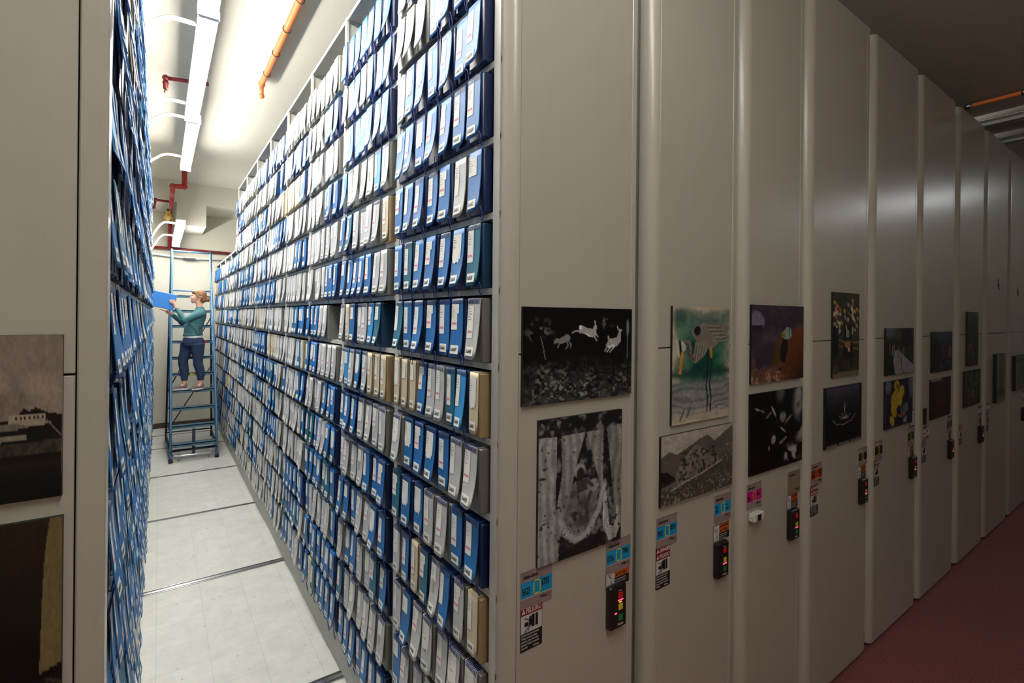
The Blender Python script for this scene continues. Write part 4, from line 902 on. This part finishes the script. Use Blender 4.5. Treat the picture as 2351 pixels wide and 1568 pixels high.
m = MB(); m.tube([(-.5, 12.4, H + 1.345), (1.5, 12.4, H + 1.31)], .030, 10); m.tube([(-.3, 12.41, H + 1.36), (-.3, YW, H + 1.36)], .012, 6); tag(m.obj('red_wall_pipe', M_REDD), 'maroon pipe running level along the back wall above the ladder', 'pipe')
m = MB(); m.tube([(-.6, 10.95, H + 2.03), (.13, 10.95, H + 2.025)], .022, 8); elbow(m, (-.07, 10.95, H + 2.03), .034); m.tube([(-.07, 10.95, H + 2.03), (-.09, 10.95, H + 1.86)], .018, 8); elbow(m, (-.09, 10.95, H + 1.88), .028)
tag(m.obj('red_branch_pipe', M_REDD), 'thin maroon branch pipe reaching left under the ceiling beam', 'pipe')
m = MB(); m.tube([(-.6, 12.44, H + 1.24), (.35, 12.44, H + 1.17), (.62, 12.44, H + 1.16), (1.4, 12.44, H + 1.20)], .020, 8); o = m.obj('white_conduit', M_WHITE); tag(o, 'white conduit along the back wall behind the ladder rail', 'conduit')
bx(.40, .62, 12.40, 12.46, H + 1.13, H + 1.165).obj('black_clamp', M_BLK, o)
# caged work lamp
t = empty('caged_work_lamp', (.118, 11.0, H + 1.75))
cg = MB(); prof = [(.0, .105, .020), (0, .06, .028), (0, .02, .048), (0, -.03, .062), (0, -.07, .058), (0, -.10, .035)]
for i in range(8): a = i * math.pi / 4; cg.tube([(r_ * math.cos(a), r_ * math.sin(a), z_) for _, z_, r_ in prof], .0045, 5)
for z_, r_ in ((.105, .020), (-.03, .062), (-.10, .035)): cg.tube([(r_ * math.cos(i * math.pi / 8), r_ * math.sin(i * math.pi / 8), z_) for i in range(16)], .005, 5, closed=True)
cg.obj('yellow_cage', M_YELLOW, t); MB().ell((0, 0, -.02), (.032, .032, .05)).obj('bulb', M_GLASS, t); MB().tube([(0, 0, .09), (0, 0, .15)], .018, 8).obj('socket', M_BLK, t)
MB().tube([(0, 0, .14), (.01, -.02, .26), (.06, -.3, .36), (.09, -.75, .38)], .006, 6).obj('cord', M_WHITE, t)
tag(t, 'yellow caged work lamp hanging by its cord from the red pipe', 'lamp')

# ---------------------------------------------------------------- rolling ladder
LX0, LX1 = .165, .800
lad = empty('rolling_ladder', ((LX0 + LX1) / 2, 9.9, DECK)); before = set(COL.objects)
SZ = lambda i: H - 2.37 + .27 * i; SY = lambda i: 9.40 + .15 * i
for i in range(1, 11):
    m = MB(); y = SY(i); z = SZ(i)
    m.box(LX0 + .015, LX1 - .015, y, y + .02, z - .045, z); m.box(LX0 + .015, LX1 - .015, y, y + (.17 if i < 10 else .36), z - .012, z); m.box(LX0 + .015, LX1 - .015, y + .15, y + .17, z - .03, z)
    for j in range(14): m.box(LX0 + .05 + j * .04, LX0 + .065 + j * .04, y + .002, y + .008, z, z + .006)
    m.obj('step', M_LADT)
bx(LX0 + .14, LX1 - .09, SY(7) - .002, SY(7), SZ(7) - .038, SZ(7) - .004).obj('red_warning_strip', M_TRED)
bx(LX0 + .27, LX0 + .41, SY(5) - .002, SY(5), SZ(5) - .040, SZ(5) - .002).obj('yellow_notice_strip', M_TYEL)
for x in (LX0, LX1):
    MB().tube([(x, 9.52, DECK + .03), (x, SY(10) + .05, SZ(10) + .02)], .020, 8).obj('side_stringer', M_LAD)
    s = 1 if x == LX0 else -1
    MB().tube([(x, 9.60, DECK + .05), (x, 9.62, DECK + .55), (x + s * .004, SY(6) - .02, SZ(6) + .30), (x + s * .02, SY(10), SZ(10) + .5), (x + s * .02, 10.98, H + 1.14)], .017, 8).obj('handrail', M_LAD)
    MB().tube([(x - s * .045, 11.25, DECK + .06), (x + s * .01, 10.98, SZ(10) + .85)], .017, 8).obj('rear_leg', M_LADD)
    MB().tube([(x, 9.52, DECK + .0), (x, 9.52, DECK + .05)], .030, 10).obj('rubber_foot', M_RUB)
    MB().tube([(x, 9.55, DECK + .17), (x - s * .045, 11.25, DECK + .12)], .015, 8).obj('base_rail', M_LADD)
    m = MB(); m.tube([(x - s * .04 - .014, 11.25, DECK + .05), (x - s * .04 + .014, 11.25, DECK + .05)], .05, 14); m.obj('caster_wheel', M_RUB)
    m = MB(); xx = x + s * .11; m.tube([(xx - .01, 9.60, DECK + .032), (xx + .01, 9.60, DECK + .032)], .032, 12); m.box(xx - .016, xx + .016, 9.59, 9.61, DECK + .06, DECK + .13); m.obj('front_caster', M_CAST)
    for zz in (1.0, 1.95):
        MB().tube([(x, 9.52 + zz * .5, DECK + zz), (x - s * .02, 11.2 - zz * .08, DECK + zz + .02)], .010, 6).obj('side_brace', M_LADD)
MB().tube([(LX0 + .02, 10.98, H + 1.14), (LX1 - .02, 10.98, H + 1.14)], .017, 8).obj('top_rail', M_LAD)
MB().tube([(LX0 + .01, 11.0, SZ(10) + .42 - .33), (LX1 - .01, 11.0, SZ(10) + .42 - .33)], .015, 8).obj('guard_rail', M_LAD)
MB().tube([(LX0, 9.57, DECK + .13), (LX0 + .03, 9.53, DECK + .10), (LX0 + .09, 9.50, DECK + .10), (LX1 - .09, 9.50, DECK + .10), (LX1 - .03, 9.53, DECK + .10), (LX1, 9.57, DECK + .13)], .014, 8).obj('foot_lever_bar', M_STEEL)
for z_, n_ in ((DECK + .16, 0), (DECK + .62, 1), (DECK + 1.55, 2)): MB().tube([(LX0 - .03, 11.2 - .05 * n_, z_), (LX1 + .03, 11.2 - .05 * n_, z_)], .012, 6).obj('rear_crossbar', M_LADD)
MB().tube([(LX0 - .02, 11.2, DECK + .20), (LX1, 11.05, DECK + 1.35)], .010, 6).obj('diagonal_brace', M_LADD); MB().tube([(LX0 + .0, 11.12, DECK + 1.0), (LX1, 11.0, DECK + 2.3)], .010, 6).obj('diagonal_brace', M_LADD)
m = MB().box(.455, .50, 9.62, 9.65, DECK + .08, SZ(1) + .22); m.tube([(.478, 9.63, DECK + .12), (.478, 9.95, DECK + .10)], .014, 6); m.obj('lock_linkage', M_LADD)
MB().tube([(LX0 + .01, 9.63, DECK + .16), (LX1 - .01, 9.63, DECK + .16)], .020, 8).obj('front_crossbar', M_LADD)
for o in list(COL.objects):
    if o not in before: adopt(o, lad)
tag(lad, 'blue steel rolling ladder standing at the far end of the aisle', 'ladder')

# ---------------------------------------------------------------- woman
def remesh(mb, name, m, voxel=.006, smooth=4, parent=None):
    me = mb.mesh(name, m); o = bpy.data.objects.new('tmp', me); COL.objects.link(o)
    r = o.modifiers.new('r', 'REMESH'); r.mode = 'VOXEL'; r.voxel_size = voxel; r.use_smooth_shade = True
    s = o.modifiers.new('s', 'SMOOTH'); s.iterations = smooth; s.factor = .5
    dg = bpy.context.evaluated_depsgraph_get(); n = bpy.data.meshes.new_from_object(o.evaluated_get(dg)); n.name = name
    bpy.data.objects.remove(o)
    n.materials.clear(); n.materials.append(m)
    return link(name, n, parent)
YP = 10.04
woman = empty('person', (.49, YP, SZ(4))); before = set(COL.objects)
# body: head, neck, arms, hands, torso, legs as one continuous surface
b = MB()
b.ell((.548, YP, 2.722), (.094, .074, .090)); b.ell((.505, YP, 2.700), (.070, .062, .085)); b.ell((.483, YP, 2.645), (.050, .048, .046)); b.ell((.466, YP, 2.618), (.026, .026, .022))
b.tube([(.446, YP, 2.722), (.430, YP, 2.688), (.440, YP, 2.676)], [.010, .0125, .010], 10); b.ell((.446, YP, 2.651), (.014, .022, .006)); b.ell((.447, YP, 2.641), (.013, .020, .006))
b.ell((.455, YP, 2.735), (.018, .042, .010)); b.ell((.470, YP - .036, 2.682), (.03, .026, .03)); b.ell((.470, YP + .036, 2.682), (.03, .026, .03))
for s in (-1, 1):
    b.ell((.560, YP + s * .073, 2.680), (.017, .009, .030)); b.ell((.556, YP + s * .074, 2.654), (.010, .006, .010))
b.tube([(.545, YP, 2.66), (.563, YP, 2.54), (.575, YP, 2.44)], [.052, .050, .06], 14)
b.loft([(.47, YP, 1.90, .110, .115), (.47, YP, 2.05, .110, .120), (.48, YP, 2.18, .11, .13), (.52, YP, 2.33, .11, .15), (.56, YP, 2.43, .09, .15), (.57, YP, 2.49, .06, .09)])
nsh, nel, nwr = (.590, YP - .150, 2.435), (.345, YP - .175, 2.315), (.232, YP - .085, 2.505)
fsh, fel, fwr = (.575, YP + .150, 2.425), (.320, YP + .145, 2.275), (.172, YP + .05, 2.405)
for a_, c_, d_ in ((nsh, nel, nwr), (fsh, fel, fwr)):
    b.tube([a_, c_, d_], [.046, .036, .024], 12); b.ell(a_, (.05,) * 3); b.ell(c_, (.036,) * 3)
# near hand grips the right edge of the case: palm, thumb, four fingers
ch = (.214, YP - .072, 2.560)
b.tube([nwr, ch, (.206, YP - .074, 2.600)], [.024, .030, .026], 10)
for i, (zz, L) in enumerate(((2.632, .052), (2.614, .060), (2.595, .058), (2.577, .046))):
    b.tube([(.214, YP - .074, zz - .006), (.196, YP - .086, zz + .004), (.196 - L * .55, YP - .079, zz + .010), (.196 - L, YP - .070, zz + .010)], [.0095, .0095, .0085, .0070], 8)
b.tube([(.218, YP - .064, 2.570), (.224, YP - .040, 2.606), (.218, YP - .020, 2.632)], [.011, .0105, .0085], 8)
# far hand under the bottom edge, palm up
b.tube([fwr, (.130, YP + .03, 2.435), (.095, YP + .02, 2.452)], [.023, .029, .027], 10)
for i, (yy, L) in enumerate(((-.022, .060), (-.004, .070), (.014, .066), (.032, .052))):
    b.tube([(.098, YP + .018 + yy * .9, 2.450), (.07, YP + .014 + yy, 2.462), (.07 - L * .5, YP + .012 + yy, 2.476), (.07 - L, YP + .012 + yy, 2.490)], [.0095, .0095, .0085, .0072], 8)
b.tube([(.128, YP + .0, 2.440), (.118, YP - .035, 2.462), (.098, YP - .052, 2.490)], [.011, .010, .008], 8)
hipB, kneB, calB, ankB = (.535, YP - .060, 1.88), (.548, YP - .045, 1.605), (.578, YP - .04, 1.44), (.588, YP - .035, 1.215)
hipA, kneA, calA, ankA = (.405, YP + .060, 1.88), (.340, YP + .055, 1.615), (.352, YP + .05, 1.45), (.360, YP + .045, 1.215)
for q in ((hipB, kneB, calB, ankB), (hipA, kneA, calA, ankA)): b.tube(q, [.085, .052, .048, .033], 12)
for an, tx, ty in ((ankB, .50, YP - .10), (ankA, .215, YP + .04)): b.tube([an, ((an[0] + tx) / 2, (an[1] + ty) / 2, 1.175)], [.033, .030], 10)
remesh(b, 'body', M_SKIN, .0055, 3)
# sweater
s_ = MB(); s_.loft([(.470, YP, 2.035, .142, .150), (.472, YP, 2.06, .146, .155), (.475, YP, 2.085, .138, .150), (.478, YP, 2.16, .136, .150), (.500, YP, 2.26, .136, .158), (.528, YP, 2.34, .132, .165), (.555, YP, 2.41, .115, .170), (.572, YP, 2.465, .092, .135), (.572, YP, 2.505, .066, .082), (.566, YP, 2.535, .055, .060)], 24)
for a_, c_, d_ in ((nsh, nel, nwr), (fsh, fel, fwr)):
    A, C, D = Vector(a_), Vector(c_), Vector(d_); E_ = D - (D - C) * .02
    s_.tube([A + Vector((.02, 0, .0)), A + (C - A) * .5, C, C + (E_ - C) * .5, E_], [.066, .057, .053, .043, .031], 14); s_.ell(a_, (.068, .058, .064)); s_.ell(C + Vector((0, 0, -.006)), (.055, .052, .052))
    s_.tube([E_ - (D - C) * .12, E_], [.034, .034], 12)
for k in range(5):  # folds
    s_.tube([(.38 + k * .03, YP - .150, 2.30 - k * .045), (.50 + k * .01, YP - .160, 2.22 - k * .035), (.60, YP - .128, 2.19 - k * .03)], [.006, .011, .004], 6)
remesh(s_, 'sweater', M_SWEAT, .007, 3)
t_ = MB(); t_.loft([(.475, YP, 2.005, .138, .148), (.475, YP, 2.045, .140, .149)], 24); t_.obj('white_shirt_hem', M_TEE)
# jeans
j = MB(); j.loft([(.468, YP, 1.875, .150, .140), (.468, YP, 1.94, .155, .152), (.472, YP, 2.00, .142, .148), (.474, YP, 2.03, .134, .142)], 24); j.ell((.545, YP, 1.93), (.098, .140, .105))
for q, ex in (((hipB, kneB, calB, ankB), 0), ((hipA, kneA, calA, ankA), 0)):
    h_, k_, c_, a_ = [Vector(p) for p in q]; a2 = Vector((a_[0], a_[1], 1.285))
    j.tube([h_ + Vector((0, 0, .03)), h_ + (k_ - h_) * .45, k_ + Vector((-.004, 0, .02)), k_ - Vector((0, 0, .05)), c_ + Vector((.006, 0, -.01)), c_ + (a2 - c_) * .6, a2], [.112, .093, .074, .073, .066, .054, .047], 16)
    for z_ in (.05, .0, -.045): j.tube([(k_[0] - .055, k_[1] - .055, k_[2] + z_), (k_[0] + .02, k_[1] - .072, k_[2] + z_ - .015), (k_[0] + .065, k_[1] - .03, k_[2] + z_ + .01)], [.004, .008, .004], 6)
remesh(j, 'jeans', M_JEAN, .007, 2)
# shoes
for an, tip, nm in ((ankB, (.462, YP - .100), 'shoe'), (ankA, (.158, YP + .040), 'shoe')):
    an = Vector(an); d_ = Vector((tip[0], tip[1], 0)) - Vector((an[0], an[1], 0)); L = d_.length; u = d_.normalized(); h0 = Vector((an[0], an[1], SZ(4))) - u * .050
    P_ = lambda t, z: h0 + u * (t * (L + .05)) + Vector((0, 0, z))
    m = MB(); m.tube([P_(.06, .050), P_(.30, .050), P_(.62, .042), P_(.90, .034)], [.034, .040, .038, .026], 12); m.tube([P_(.17, .045), P_(.19, .088)], [.036, .036], 12); m.ell(P_(.80, .030), (.040, .036, .026)); m.tube([P_(.3, .07), P_(.6, .05)], [.030, .022], 10)
    sh = remesh(m, nm, M_SHOE, .006, 3)
    n = 20; o2 = MB(); ring = []
    side = Vector((-u.y, u.x, 0))
    for i in range(n):
        a = 2 * math.pi * i / n; t = .5 + .52 * math.cos(a); w = (.030 + .014 * math.sin(math.pi * min(1, max(0, t)))) * math.sin(a); ring.append(h0 + u * (t * (L + .05)) + side * w)
    o2.add([(p.x, p.y, SZ(4) + .001) for p in ring] + [(p.x, p.y, SZ(4) + .024) for p in ring], [(i, (i + 1) % n, n + (i + 1) % n, n + i) for i in range(n)] + [tuple(range(n - 1, -1, -1)), tuple(range(n, 2 * n))])
    o2.obj('sole', M_SOLE)
# hair
h_ = MB(); h_.ell((.578, YP, 2.738), (.096, .088, .088)); h_.ell((.606, YP, 2.668), (.062, .074, .072)); h_.ell((.510, YP, 2.790), (.062, .070, .036)); h_.ell((.535, YP, 2.778), (.088, .078, .050)); h_.ell((.600, YP, 2.700), (.072, .078, .068)); h_.ell((.492, YP, 2.778), (.045, .060, .030))
h_.ell((.676, YP - .004, 2.664), (.042, .046, .042)); h_.tube([(.63, YP, 2.69), (.665, YP, 2.665)], [.05, .03], 10)
for k in range(7): h_.tube([(.675, YP - .02 + k * .007, 2.665), (.700, YP - .03 + k * .01, 2.650 + .012 * math.sin(k * 2)), (.706 + .01 * math.sin(k * 3), YP - .035 + k * .011, 2.62)], [.008, .006, .003], 6)
for s in (-1, 1): h_.tube([(.500, YP + s * .060, 2.770), (.522, YP + s * .076, 2.730), (.545, YP + s * .079, 2.705), (.60, YP + s * .076, 2.69)], [.014, .014, .012, .02], 8)
remesh(h_, 'hair', M_HAIR, .006, 2)
for s in (-1, 1):
    MB().ell((.4515, YP + s * .032, 2.708), (.0065, .009, .005)).obj('eye', M_EYE); MB().tube([(.448, YP + s * .018, 2.729), (.452, YP + s * .036, 2.733), (.468, YP + s * .052, 2.728)], .003, 6).obj('eyebrow', M_HAIR)
MB().tube([(.446, YP - .020, 2.646), (.4335, YP, 2.647), (.446, YP + .020, 2.646)], [.003, .005, .003], 6).obj('mouth', M_LIP)
for o in list(COL.objects):
    if o not in before:
        o.name = o.name; adopt(o, woman)
tag(woman, 'person in teal sweater and dark jeans on the ladder, reaching a blue case leftwards', 'person')
# sole belongs to shoe
shs = [o for o in woman.children if o.name.startswith('shoe')]; sos = [o for o in woman.children if o.name.startswith('sole')]
for a_, c_ in zip(shs, sos): c_.parent = a_; c_.matrix_parent_inverse = Matrix.Identity(4)
# held case
c = MB(); c.cbox(-.16, .16, -.052, .052, -.128, .128, .004)
o = c.obj('file_case', mat('held_blue', (.02, .17, .50, 1), .5, noise=.05)); o.location = (.062, YP - .002, 2.632); o.rotation_euler = (0, math.radians(13), 0)
tag(o, 'plain blue file case held up by the person at the left shelves', 'file case')
bx(-.15, .15, -.046, .046, -.1285, -.1275).obj('base_board', MATS['case_B'], o)

# ---------------------------------------------------------------- camera, world, view
cam = bpy.data.cameras.new('camera'); co = bpy.data.objects.new('camera', cam); COL.objects.link(co)
cr, sr = math.cos(roll), math.sin(roll)
F_ = Vector((sy_, cy_, 0)); R0 = Vector((cy_, -sy_, 0)); U0 = Vector((0, 0, 1))
ex = R0 * cr + U0 * sr; ey = U0 * cr - R0 * sr
M = Matrix.Identity(4)
for i in range(3): M[i][0] = ex[i]; M[i][1] = ey[i]; M[i][2] = -F_[i]
M[2][3] = H; co.matrix_world = M
cam.sensor_width = 36; cam.lens = fpx / 2351 * 36; cam.shift_y = -(784 - ppy) / 2351; cam.clip_start = .05
SC.camera = co
w = bpy.data.worlds.new('world'); SC.world = w; w.use_nodes = True; w.node_tree.nodes['Background'].inputs[0].default_value = (.0, .0, .0, 1)
vs_ = SC.view_settings; vs_.view_transform = 'Standard'; vs_.look = 'None'; vs_.exposure = 0; vs_.gamma = 1; vs_.use_curve_mapping = False
SC.cycles.max_bounces = 6; SC.cycles.diffuse_bounces = 4; SC.cycles.glossy_bounces = 2; SC.cycles.adaptive_threshold = .05; SC.cycles.use_denoising = True; SC.cycles.sample_clamp_indirect = 6
